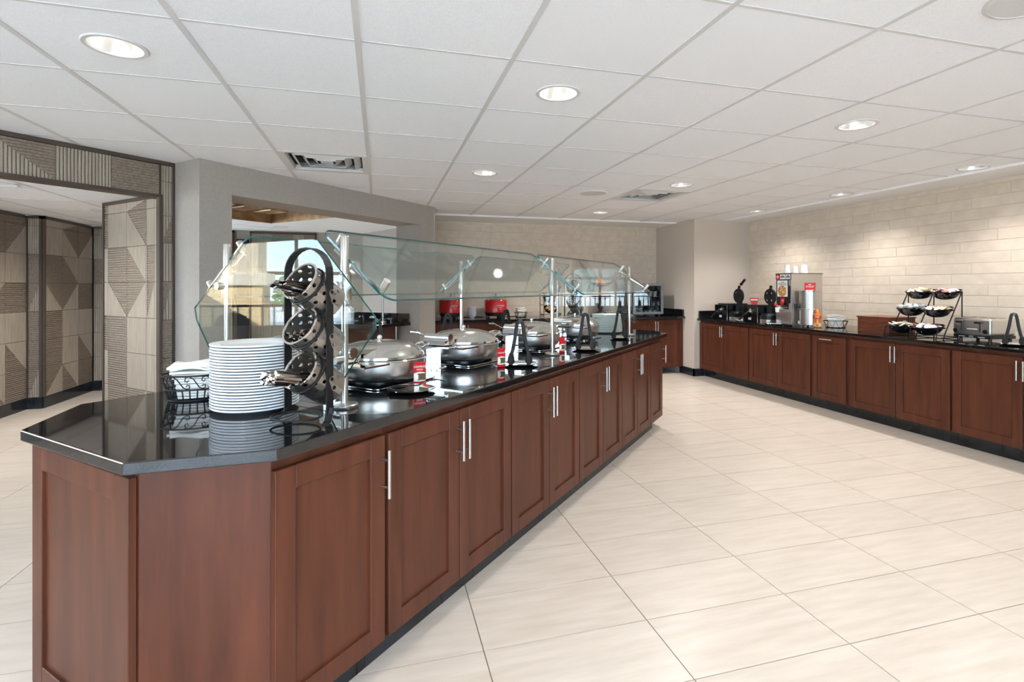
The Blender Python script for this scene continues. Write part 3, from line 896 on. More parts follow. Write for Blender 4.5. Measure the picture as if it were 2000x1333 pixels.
# skirting of the island, in black tiles
tk = ent('trim_1', isl(0, 0), A45)
path = [(4.60, 1.315), (.93, 1.315), (.72, 1.50), (.72, 1.98), (.93, 2.17), (4.60, 2.17)]
for (p, q) in zip(path, path[1:]):
    L = math.hypot(q[0] - p[0], q[1] - p[1]); n = max(1, round(L / .305)); a = math.atan2(q[1] - p[1], q[0] - p[0])
    for k in range(n):
        mb = MB(); mb.box(k * L / n + .001, -.012, 0, (k + 1) * L / n - .001, .012, .096)
        o = mb.build('tile', M['black_tile'], tk); o.matrix_local = Matrix.Translation((p[0], p[1], 0)) @ Matrix.Rotation(a, 4, 'Z')
b = MB(); b.prism([(.605, 1.425), (.848, 1.205), (4.735, 1.205), (4.965, 1.43), (4.965, 2.045), (4.735, 2.275), (.838, 2.275), (.600, 2.012)], .807, CT)
it = b.build('countertop', M['granite'], None, bevel=.003); it.rotation_euler = (0, 0, A45)
tag(it, 'long black granite worktop with chamfered ends on the island', 'countertop')
# ---- wall of cabinets beside the long brick wall
RG = 'cabinets along the long brick wall'
XFc = 4.362
R = [(6.448, 5.423, [(6.440, 5.924, 'R'), (5.918, 5.432, 'L')], 'double door cabinet at the column, under the first waffle maker', .14),
     (5.423, 4.466, [(5.414, 4.950, 'R'), (4.943, 4.475, 'L')], 'double door cabinet under the waffle batter dispenser', .14),
     (4.466, 4.032, [(4.456, 4.044, 'T')], 'narrow pull-out cabinet with a horizontal bar handle', .15),
     (4.032, 3.074, [(4.000, 3.540, 'R'), (3.533, 3.084, 'L')], 'double door cabinet under the six bowl rack', .14),
     (3.074, 2.110, [(3.064, 2.596, 'R'), (2.590, 2.118, 'L')], 'double door cabinet under the toaster, cut by the picture edge', .14),
     (2.110, 1.150, [(2.100, 1.636, 'R'), (1.630, 1.160, 'L')], 'double door cabinet beyond the picture edge', .14)]
for (ya, yb, doors, lab, hl) in R:
    cabinet(lab, (XFc, ya, 0), radians(-90), ya - yb, .80, [(ya - a, ya - b_, s) for a, b_, s in doors], .108, .754, .785, RG, hl=hl, hz=.66 if hl == .14 else None)
b = MB(); b.box(4.305, 1.1, .787, WX - .008, 6.449, CR)
o = b.build('countertop', M['granite'], None, bevel=.003); tag(o, 'long black granite worktop along the beige brick wall', 'countertop')
b = MB(); b.box(4.33, 6.42, 0, WX - .03, 6.448, .105); b.build('splashback', M['granite'], None, loc=(0, 0, CR)); tag(bpy.data.objects['splashback'], 'short black granite splashback against the beige column, behind the waffle maker', 'splashback', 'granite splashbacks')
tk = ent('trim_2', (4.42, 6.43, 0), radians(-90))
tm = MB().box(.001, 0, 0, .304, .02, .106).mesh('skirting_tile', M['black_tile'])
for k in range(17):
    q = bpy.data.objects.new('tile', tm); COL.objects.link(q); q.parent = tk; q.location = (k * .305, 0, 0)
# ---- back counter
BG = 'cabinets of the back counter'
B = [(3.34, 4.256, [(3.35, 3.807, 'R'), (3.812, 4.248, 'L')], 'double door back cabinet under the glass door cooler'),
     (2.42, 3.34, [(2.43, 2.876, 'R'), (2.882, 3.33, 'L')], 'double door back cabinet under the fruit stand'),
     (1.50, 2.42, [(1.51, 1.956, 'R'), (1.962, 2.41, 'L')], 'double door back cabinet under the second red kettle'),
     (.66, 1.50, [(.67, 1.076, 'R'), (1.082, 1.49, 'L')], 'double door back cabinet under the first red kettle, at the grey wall')]
for (xa, xb, doors, lab) in B:
    cabinet(lab, (xa, 6.74, 0), 0, xb - xa, .74, [(a - xa, b_ - xa, s) for a, b_, s in doors], .098, .785, .80, BG, hl=.14, hz=.69)
b = MB(); b.box(.645, 6.665, .802, 4.258, WY - .01, CB)
o = b.build('countertop', M['granite'], None, bevel=.003); tag(o, 'black granite worktop of the back counter holding red kettles', 'countertop')
b = MB(); b.box(4.232, 6.70, CB, 4.258, WY - .01, CB + .10);  tag(b.build('splashback', M['granite']), 'low black granite splashback at the column end of the back counter', 'splashback', 'granite splashbacks')
tk = ent('trim_3', (.66, 6.80, 0), 0)
tm = MB().box(.001, -.02, 0, .304, 0, .096).mesh('skirting_tile', M['black_tile'])
for k in range(11):
    q = bpy.data.objects.new('tile', tm); COL.objects.link(q); q.parent = tk; q.location = (k * .3, 0, 0)
# ---- counter inside the opening of the grey wall
c = thing('serving_counter', 'dark serving counter with black top standing in the grey wall opening', 'counter', isl(4.05, 4.16), A45)
b = MB(); b.box(.08, .10, .09, .46, 1.1, .806); b.build('cabinet_body', M['wood_in'], c)
b = MB(); b.box(.06, .08, 0, .48, 1.12, .09); b.build('plinth', M['black_tile'], c)
b = MB(); b.box(0, 0, .808, .60, 1.2, .845); b.build('top', M['granite'], c, bevel=.003)
b = MB(); b.box(.575, .02, .845, .60, 1.2, .945); q = b.build('splashback', M['granite'], None, loc=isl(4.05, 4.16), rot=(0, 0, A45)); tag(q, 'black granite splashback at the end of the counter inside the grey opening', 'splashback', 'granite splashbacks')
# ================================================================== SNEEZE GUARD
sg = thing('sneeze_guard', 'glass sneeze guard on steel posts along the island worktop', 'guard', isl(0, 0), A45)
POSTS = (1.257, 2.848, 4.32)
FM, RM = 1.42, 2.10
for t in POSTS:
    for m, sgn in ((FM, -1), (RM, 1)):
        p = bpy.data.objects.new('post', None); COL.objects.link(p); p.parent = sg; p.location = (t, m, CT)
        b = MB(); b.lathe([(0, 0), (.043, 0), (.045, .003), (.045, .012), (.042, .015), (.0118, .017), (.0118, .40), (.0155, .40), (.0155, .585), (.014, .588), (0, .588)], 24); b.build('tube', M['nickel'], p)
        b = MB(); b.lathe([(.0118, .367), (.021, .367), (.0225, .370), (.0225, .455), (.021, .458), (.0155, .458)], 20); b.build('collar', M['nickel'], p)
        # arm carrying the tilted pane
        b = MB()
        a0 = Vector((.0, 0, .455)); b.cyl((.0, 0, .455), (.018 if t < 4 else -.018, 0, .455), .013, seg=12)
        sx = .026 if t < 4 else -.026
        lo, hi = Vector((sx, sgn * .155, .415)), Vector((sx, sgn * -.055, .575))
        b.cyl((sx * .6, 0, .478), (sx, sgn * .01, .50), .010, seg=10)
        b.tube([lo + Vector((0, sgn * -.01, -.02)), lo + Vector((0, sgn * -.035, .002)), (lo + hi) / 2 + Vector((0, sgn * -.024, -.024)), hi + Vector((0, sgn * -.02, -.03)), hi + Vector((0, 0, -.01))], .0085, 8)
        b.build('arm', M['nickel'], p)
        for q, e in enumerate((lo, hi)):
            b = MB(); nrm = Vector((0, sgn * .625, .78)); b.cyl(e - nrm * .022, e + nrm * .026, .013, seg=14); b.build('clamp_disc', M['nickel'], p)
def rounded(w, h, r, n=6, corners=(1, 1, 1, 1)):
    out = []
    for k, (cx, cy, a0) in enumerate(((w - r, h - r, 0), (r, h - r, 90), (r, r, 180), (w - r, r, 270))):
        if corners[k]:
            for q in range(n + 1):
                a = radians(a0 + 90 * q / n); out.append((cx + r * cos(a), cy + r * sin(a)))
        else: out.append((cx + (r if cx > r else -r), cy + (r if cy > r else -r)))
    return out
def pane(X, w, h, r, name='glass_pane'):
    mb = MB(); mb.prism(rounded(w, h, r), -.004, .004, 0, None, 1)
    o = mb.build(name, [M['glass'], M['glass_edge']], sg); o.matrix_local = X
    return o
zlo, zhi = 1.207, 1.455
for (ta, tb) in ((1.262, 2.832), (2.862, 4.335)):
    for (mb_, mt) in ((1.232, 1.548), (2.288, 1.972)):
        up = Vector((0, mt - mb_, zhi - zlo)); hgt = up.length; up.normalize()
        ex = Vector((1, 0, 0)); nz = ex.cross(up)
        X = Matrix((( ex.x, up.x, nz.x, ta), (ex.y, up.y, nz.y, mb_), (ex.z, up.z, nz.z, zlo), (0, 0, 0, 1)))
        pane(X, tb - ta, hgt, .045)
endp = [(2.255, 1.115), (2.268, 1.165), (1.94, 1.413), (1.905, 1.418), (1.55, 1.418), (1.513, 1.413), (1.240, 1.155), (1.238, 1.118), (1.455, .862), (1.475, .848), (2.02, .848), (2.045, .862)]
for t, nm in ((1.222, 'near'), (4.365, 'far')):
    mb = MB(); mb.prism(endp, -.0035, .0035, 0, None, 1)
    o = mb.build('end_pane', [M['glass'], M['glass_edge']], sg)
    # polygon plane (m, z) -> island frame
    o.matrix_local = Matrix(((0, 0, 1, t), (1, 0, 0, 0), (0, 1, 0, 0), (0, 0, 0, 1)))
    for m in (FM, RM):
        for z in (1.255, 1.005):
            q = MB(); s = 1 if t < 2 else -1
            q.cyl((t - .009 * s, m, z), (t + .022 * s, m, z), .015, seg=14); q.build('end_clamp', M['nickel'], sg)

# ================================================================== CHAFING DISHES
def make_chafer():
    t = thing('chafing_dish', 'x', 'chafing dish', (0, 0, 0), A45, 'round chafing dishes on the island')
    b = MB(); b.prism(rounded(.36, .34, .03), 0, .006, 0, Matrix.Translation((-.18, -.17, 0))); b.build('base_tray', M['black_gloss'], t)
    b = MB(); b.tube([(p[0] - .185, p[1] - .175, .005) for p in rounded(.37, .35, .03)], .002, 6, True); b.build('tray_rail', M['chrome'], t)
    b = MB(); b.cyl((0, 0, .006), (0, 0, .015), .115, seg=28); b.build('heater', M['black'], t)
    b = MB(); b.lathe([(0, .013), (.13, .014), (.162, .018), (.180, .027), (.190, .043), (.195, .066), (.196, .104)], 56); b.build('pan', M['steel_pan'], t)
    b = MB(); b.lathe([(.190, .106), (.196, .104), (.206, .103), (.210, .106), (.206, .110), (.194, .110), (.188, .107)], 56)
    b.box(-.285, -.205, .102, -.15, .205, .109); b.build('rim_plate', M['chrome'], t)
    b = MB(); b.lathe([(.194, .112), (.193, .122), (.182, .130), (.165, .148), (.135, .164), (.095, .174), (.05, .179), (0, .180)], 56); b.build('lid', M['steel'], t)
    b = MB(); b.ball((-.0, .0, .191), .012, 14); b.cyl((0, 0, .178), (0, 0, .186), .006, seg=10); b.build('knob', M['chrome'], t)
    # hinge housing with roll on top and the bright front leg
    b = MB(); b.box(-.262, -.072, .112, -.175, .072, .140); b.build('hinge_box', M['chrome'], t, bevel=.003)
    b = MB(); b.cyl((-.218, -.078, .150), (-.218, .078, .150), .021, seg=20); b.prism([(-.21, -.06), (-.21, .06), (-.11, .10), (-.11, -.10)], .140, .156); b.build('hinge_roll', M['steel'], t)
    b = MB(); b.box(-.262, -.046, .004, -.256, .046, .104); b.box(-.285, -.055, 0, -.225, .055, .005); b.build('leg', M['chrome'], t)
    b = MB(); b.box(.215, -.046, .004, .221, .046, .104); b.box(.20, -.055, 0, .24, .055, .005); b.build('leg', M['chrome'], t)
    b = MB(); b.cyl((-.265, .018, .020), (-.255, .018, .020), .008, seg=8); b.cyl((-.265, -.018, .020), (-.255, -.018, .020), .008, seg=8); b.build('bolt', M['steel_soft'], t)
    # lid handle, an arched bar on the far side
    b = MB()
    def P(a, r, z): return (r * cos(a), r * sin(a), z)
    aa = [radians(-46), radians(-14)]
    b.tube([P(aa[0], .176, .132), P(aa[0], .20, .150), P(aa[0] + .12, .216, .158), P(aa[1] - .12, .216, .158), P(aa[1], .20, .150), P(aa[1], .176, .132)], .0048, 8); b.build('lid_handle', M['chrome'], t)
    # support arms at the back
    b = MB(); b.tube([(-.10, .17, .130), (-.14, .21, .162), (-.17, .24, .166)], .0045, 6); b.tube([(-.14, .21, .162), (-.11, .25, .170)], .0045, 6); b.build('lid_stay', M['chrome'], t)
    return t
CH = [(1.70, 1.70, 'round steel chafing dish behind the scrambled eggs card, closest to the cutlery rack'),
      (2.385, 1.745, 'round steel chafing dish behind the potatoes card'),
      (3.15, 1.73, 'round steel chafing dish behind the middle guard post'),
      (3.90, 1.74, 'round steel chafing dish beside the far plate stack')]
ch0 = make_chafer()
for k, (t, m, lab) in enumerate(CH):
    o = ch0 if k == 0 else dup(ch0)
    o.location = isl(t, m, CT); o['label'] = lab
o = dup(ch0, isl(4.33, 5.02, .845), A45, 'round steel chafing dish on the counter inside the grey opening')
o['group'] = 'chafing dish beyond the opening'
# post of the second guard beyond
g2 = thing('guard_post', 'thin steel guard post on the counter inside the opening', 'post', (isl(4.50, 4.45, .845)), 0)
b = MB(); b.lathe([(0, 0), (.042, 0), (.042, .012), (.011, .016), (.011, .50), (0, .50)], 20); b.build('tube', M['nickel'], g2)
b = MB(); b.lathe([(.011, .06), (.016, .06), (.016, .09), (.011, .09)], 16); b.build('collar', M['nickel'], g2)

# ================================================================== FOOD CARDS
def food_card(loc, rz, h, w, lines, label, name='food_card'):
    t = thing(name, label, 'sign', loc, rz, 'red food cards')
    b = MB(); b.box(-w / 2, -.002, 0, w / 2, .002, h); b.build('card', M['red'], t)
    b = MB(); n = 8
    top = [(-w / 2 + w * k / n, h * (.52 + .05 * sin(pi * k / n))) for k in range(n + 1)]
    bot = [(-w / 2 + w * k / n, h * (.17 - .03 * sin(pi * k / n))) for k in range(n + 1)]
    v = [(p[0], -.0026, p[1]) for p in bot] + [(p[0], -.0026, p[1]) for p in top]
    b.add(v, [(k, k + 1, n + 2 + k, n + 1 + k) for k in range(n)]); b.build('picture_band', M['cream'], t)
    b = MB(); b.box(-w * .18, -.0032, h * .21, w * .48, -.0026, h * .50); b.build('picture_print', M['olive'], t)
    b = MB(); b.box(-w * .42, -.0038, h * .25, -w * .12, -.0026, h * .44); b.build('info_print', M['ink_white'], t)
    z = .80 if len(lines) == 2 else .74
    for k, s in enumerate(lines):
        text('lettering', s, w * (.21 if len(lines) == 2 else .20), t, (0, -.0030, h * (z - .13 * k)), (radians(90), 0, 0), M['ink_white'], sx=.86 if len(s) > 7 else 1.0)
    b = MB(); b.box(-w * .5, -.012, 0, w * .5, .012, .003); b.build('foot', M['smoke'], t)
    return t
food_card(isl(1.708, 1.478, CT), radians(16), .096, .052, ['SCRAMBLED', 'EGGS'], 'red card reading SCRAMBLED EGGS beside the first chafing dish')
food_card(isl(2.285, 1.433, CT) , radians(16), .100, .044, ['POTATOES'], 'red card reading POTATOES beside the second chafing dish')
food_card(isl(2.950, 1.43, CT), radians(24), .100, .040, ['SAUSAGE'], 'red food card just past the middle guard post') if False else None
t = food_card(isl(2.985, 1.420, CT), radians(16), .098, .042, [], 'red food card just past the middle guard post')

# ================================================================== REST DISHES, TONGS, SPOON
def rest_dish(loc, label, r=.094, group='round rest dishes'):
    t = thing('rest_dish', label, 'dish', loc, 0, group)
    b = MB(); b.lathe([(0, 0), (r * .62, 0), (r * .70, .003), (r * .97, .010), (r, .012), (r * .985, .0135)], 36); b.build('base', M['black_gloss'], t)  # black underside stands in for the shadow beneath the silver plate
    b = MB(); b.lathe([(r * .985, .0135), (r * .72, .0065), (r * .6, .0045), (0, .0045)], 36); b.build('plate', M['chrome'], t)
    return t
def make_tongs():
    t = thing('tongs', 'x', 'tongs', (0, 0, 0), 0, 'black serving tongs')
    for s in (-1, 1):
        b = MB()
        b.strap([(s * .008, 0, .232), (s * .016, 0, .21), (s * .026, 0, .14), (s * .040, 0, .07), (s * .046, 0, .055)], .024, .015, (0, 1, 0))
        b.loft([(-.0, .012, 0, .008), (.02, .021, 0, .015), (.045, .024, 0, .017), (.058, .016, 0, .010)], 0,
               Matrix.Translation((s * .046, 0, .058)) @ Matrix.Rotation(radians(90 - 3 * s), 4, 'Y'))
        b.build('arm', M['black_matte'], t)
    b = MB(); b.cyl((0, -.012, .230), (0, .012, .230), .010, seg=12); b.build('hinge', M['black'], t)
    return t
tg0 = make_tongs()
def tongs(loc, rz, label, first=[True]):
    if first[0]: first[0] = False; o = tg0
    else: o = dup(tg0)
    o.location = loc; o.rotation_euler = (0, 0, rz); o['label'] = label
    return o
rest_dish(isl(1.585, 1.415, CT), 'round rest dish holding the serving spoon, by the scrambled eggs card')
rest_dish(isl(2.40, 1.385, CT), 'round rest dish under the tongs beside the potatoes card')
rest_dish(isl(3.19, 1.345, CT), 'round rest dish under the tongs before the farther chafing dishes')
rest_dish(isl(4.02, 1.40, CT), 'round rest dish under the tongs at the far guard post', .082)
ZD = CT + .006
tongs(isl(2.395, 1.385, ZD), radians(-2), 'black tongs standing on the dish beside the potatoes card')
tongs(isl(3.185, 1.345, ZD), radians(-8), 'black tongs standing on the dish before the farther chafing dishes')
tongs(isl(4.015, 1.40, ZD), radians(-10), 'black tongs standing on the dish at the far guard post')
rest_dish(isl(2.04, 2.06, CT), 'round rest dish on the far side of the island, between two chafing dishes')
tongs(isl(2.04, 2.06, ZD), radians(5), 'black tongs on the far side of the island behind the first chafing dish')
rest_dish(isl(2.70, 2.10, CT), 'round rest dish on the far side of the island, behind the second chafing dish')
tongs(isl(2.70, 2.10, ZD), radians(5), 'black tongs on the far side, behind the dish of the potatoes card')
rest_dish(isl(3.42, 2.10, CT), 'round rest dish on the far side of the island, behind the third chafing dish')
tongs(isl(3.42, 2.10, ZD), radians(5), 'black tongs on the far side, seen below the napkin basket of the back counter')
sp = thing('serving_spoon', 'dark serving spoon lying on the rest dish by the scrambled eggs card', 'spoon', isl(1.585, 1.415, CT + .007), radians(4))
b = MB()
v = []; f = []
for i in range(5):
    for j in range(12):
        a = 2 * pi * j / 12; r = i / 4
        v.append((-.045 + .042 * r * cos(a), .026 * r * sin(a), .004 + .012 * r * r))
for i in range(4):
    for j in range(12):
        f.append((i * 12 + j, i * 12 + (j + 1) % 12, i * 12 + 12 + (j + 1) % 12, i * 12 + 12 + j))
b.add(v, f, True); b.add([(p[0], p[1], p[2] - .0015) for p in v], [q[::-1] for q in f], True)
b.build('bowl', M['black_gloss'], sp)
b = MB(); b.strap([(-.006, 0, .015), (.03, 0, .016), (.07, 0, .030), (.105, 0, .034), (.135, 0, .024)], .012, .004, (0, 1, 0)); b.build('stem', M['black_gloss'], sp)

# ================================================================== PLATES
plate_mb = MB(); plate_mb.lathe([(0, .0), (.078, .0), (.082, .002), (.100, .004), (.128, .0115), (.136, .0125), (.1375, .0150), (.1365, .0185), (.132, .0188), (.100, .0085), (.084, .0055), (0, .0050)], 48)
plate_me = plate_mb.mesh('plate', M['white'])
def stack(center, n, step, group, where, sc=1.0):
    for k in range(n):
        o = bpy.data.objects.new('plate', plate_me); COL.objects.link(o)
        o.location = (center[0] + random.uniform(-.0008, .0008), center[1] + random.uniform(-.0008, .0008), center[2] + k * step)
        o.rotation_euler = (0, 0, random.uniform(0, 6)); o.scale = (sc, sc, 1)
        r = n - 1 - k
        s = ('white plate on the very top of ' if r == 0 else 'white plate lying directly on the worktop, bottom of ' if k == 0 else
             ('white plate, %s from the top of ' % ORD[r])) + where
        tag(o, s, 'plate', group)
stack(isl(1.11, 1.690, CT), 23, .0094, 'plates of the near stack', 'the near plate stack')
stack(isl(4.53, 1.70, CT), 17, .0094, 'plates of the far stack', 'the far plate stack')

# ================================================================== CUTLERY RACKS
def perforated(L, r, nu=20, nv=6, hr=.30):
    mb = MB(); v = []; f = []
    def P(u, z): return (r * cos(u), r * sin(u), z)
    du = 2 * pi / nu; dz = L / nv
    for i in range(nu):
        for j in range(nv):
            u0 = i * du; z0 = j * dz
            if (i + j) % 2 == 0 and 0 < j:
                o = len(v)
                for k in range(8):
                    a = 2 * pi * k / 8 + pi / 4; c, s = cos(a), sin(a); e = max(abs(c), abs(s))
                    v.append(P(u0 + du * (.5 + .5 * c / e), z0 + dz * (.5 + .5 * s / e)))
                for k in range(8):
                    a = 2 * pi * k / 8 + pi / 4
                    v.append(P(u0 + du * .5 + hr * dz * cos(a) / r, z0 + dz * (.5 + hr * sin(a))))
                for k in range(8):
                    q = (k + 1) % 8; f.append((o + k, o + q, o + 8 + q, o + 8 + k))
            else:
                o = len(v); v += [P(u0, z0), P(u0 + du, z0), P(u0 + du, z0 + dz), P(u0, z0 + dz)]; f.append((o, o + 1, o + 2, o + 3))
    mb.add(v, f, True)
    return mb
def cutlery_mesh(kind):
    b = MB()
    if kind == 'knife':
        b.loft([(0, .0045, 0, .0022), (.004, .0062, 0, .003), (.06, .0058, 0, .0028), (.09, .0042, 0, .0022), (.10, .008, 0, .001), (.19, .009, 0, .0006), (.205, .002, 0, .0004)])
    elif kind == 'spoon':
        b.loft([(0, .005, 0, .001), (.008, .009, 0, .0013), (.05, .0062, .001, .0012), (.10, .003, .003, .0014), (.125, .004, .001, .0012), (.14, .014, -.002, .0012), (.16, .018, -.004, .0012), (.18, .012, -.002, .001), (.188, .003, 0, .0008)])
    else:
        b.loft([(0, .005, 0, .001), (.008, .0085, 0, .0013), (.05, .006, .001, .0012), (.10, .003, .003, .0014), (.125, .0035, .001, .0012), (.14, .011, -.002, .001)])
        for s in (-1.5, -.5, .5, 1.5): b.loft([(.139, .002, -.002, .0009), (.165, .0018, -.003, .0008), (.188, .0008, 0, .0005)], 0, Matrix.Translation((0, s * .0052, 0)))
    return b.mesh(kind, M['cutlery'])
CUT = {k: cutlery_mesh(k) for k in ('knife', 'spoon', 'fork')}
def cutlery_rack(loc, rz, axis, label, where, full=True):
    """local x: across the two legs; baskets tilt along axis (opening direction)"""
    t = thing('cutlery_rack', label, 'rack', loc, rz, 'cutlery racks')
    hw = .080; R_ = .080
    pts = [(-hw, 0, .02), (-hw, 0, .455)] + [(R_ * cos(a), 0, .455 + R_ * sin(a)) for a in [pi - pi * k / 12 for k in range(13)]] + [(hw, 0, .455), (hw, 0, .02)]
    b = MB(); b.strap(pts, .030, .004, (0, 1, 0)); b.build('arch', M['black_matte'], t)
    for s in (-1, 1):
        b = MB(); b.strap([(s * hw, -.002, .040), (s * (hw + .004), -.008, .022), (s * (hw + .012), -.022, .006), (s * (hw + .022), -.044, .003)], .021, .0035, (.9 * s, .45, 0)); b.build('foot', M['black_matte'], t)
    b = MB(); b.tube([(.078 * cos(a), -.055 + .058 * sin(a), .020) for a in [2 * pi * k / 28 for k in range(28)]], .0035, 6, True); b.build('base_ring', M['black_matte'], t)
    ax = (Matrix.Rotation(-rz, 3, 'Z') @ Vector(axis)).normalized()
    zs = (.162, .295, .432)
    Lc, rc = .132, .060
    kinds = ('knife', 'fork', 'spoon')
    for k, z in enumerate(zs):
        c0 = Vector((.012, -.050, z)) - ax * Lc
        X = Matrix.Translation(c0) @ ax.to_track_quat('Z', 'Y').to_matrix().to_4x4()
        bk = perforated(Lc, rc).build('basket', M['basket'], t); bk.matrix_local = X
        q = MB(); q.lathe([(rc, Lc - .002), (rc + .005, Lc), (rc + .005, Lc + .003), (rc - .001, Lc + .003), (rc - .002, Lc)], 32); q.build('rim', M['steel'], bk)
        q = MB(); q.lathe([(0, .001), (rc * .8, 0), (rc, .004)], 24); q.build('bottom', M['steel_soft'], bk)
        # holder ring and straps of black metal
        q = MB(); q.tube([((rc + .004) * cos(a), (rc + .004) * sin(a), Lc * .78) for a in [2 * pi * i / 24 for i in range(24)]], .0035, 6, True)
        for a in (-2.6, -2.1): q.strap([((rc + .003) * cos(a), (rc + .003) * sin(a), Lc * .95), ((rc + .003) * cos(a), (rc + .003) * sin(a), Lc * .45)], .007, .002, (-sin(a), cos(a), 0))
        q.build('holder', M['black_matte'], bk)
        if not full: continue
        kind = kinds[k]
        down = (X.to_3x3().inverted() @ Vector((0, 0, -1))); da = math.atan2(down.y, down.x)
        n = {'knife': 36, 'spoon': 30, 'fork': 26}[kind]
        Wt = Matrix.Translation(Vector(loc)) @ Matrix.Rotation(rz, 4, 'Z') @ X
        for i in range(n):
            # handles out of the opening, lying against the low side of the cylinder
            a = da + random.uniform(-1.0, 1.0); rr = rc * random.uniform(.35, .86)
            lean = .38 if kind != 'fork' else .05
            stick = {'knife': .078, 'fork': -.012, 'spoon': .050}[kind] + random.uniform(-.014, .014)
            o = bpy.data.objects.new(kind, CUT[kind]); COL.objects.link(o)
            base = Vector((rr * cos(a) + lean * stick * cos(da), rr * sin(a) + lean * stick * sin(da), Lc + stick))
            tilt = Vector((-cos(da), -sin(da), 0)) * (lean + random.uniform(-.06, .06)) + Vector((random.uniform(-.05, .05), random.uniform(-.05, .05), 0))
            xd = (Vector((0, 0, -1)) + tilt).normalized()
            Q = xd.to_track_quat('X', 'Z').to_matrix().to_4x4()
            o.matrix_world = Wt @ Matrix.Translation(base) @ Q @ Matrix.Rotation(da + pi / 2 + random.uniform(-.5, .5), 4, 'X') @ Matrix.Diagonal((.62 if kind == 'fork' else 1, 1.75, 2.0, 1))
            tag(o, {'knife': 'steel knife sticking handle first out of the lowest basket of %s', 'fork': 'steel fork inside the middle basket of %s',
                    'spoon': 'steel spoon sticking handle first out of the top basket of %s'}[kind] % where, kind, '%s in %s' % ({'knife': 'knives', 'fork': 'forks', 'spoon': 'spoons'}[kind], where))
    return t
# rack by the near plate stack
rk = isl(1.096, 1.400, CT)
rzr = radians(-34)
cutlery_rack(rk, rzr, (-.56, -.56, .52), 'black arched cutlery rack with three tilted steel baskets before the near end glass', 'the near cutlery rack')
cutlery_rack(isl(4.42, 1.99, CT), rzr, (-.52, -.50, .69), 'black arched cutlery rack on the far side of the island behind the last chafing dish', 'the far cutlery rack', False)

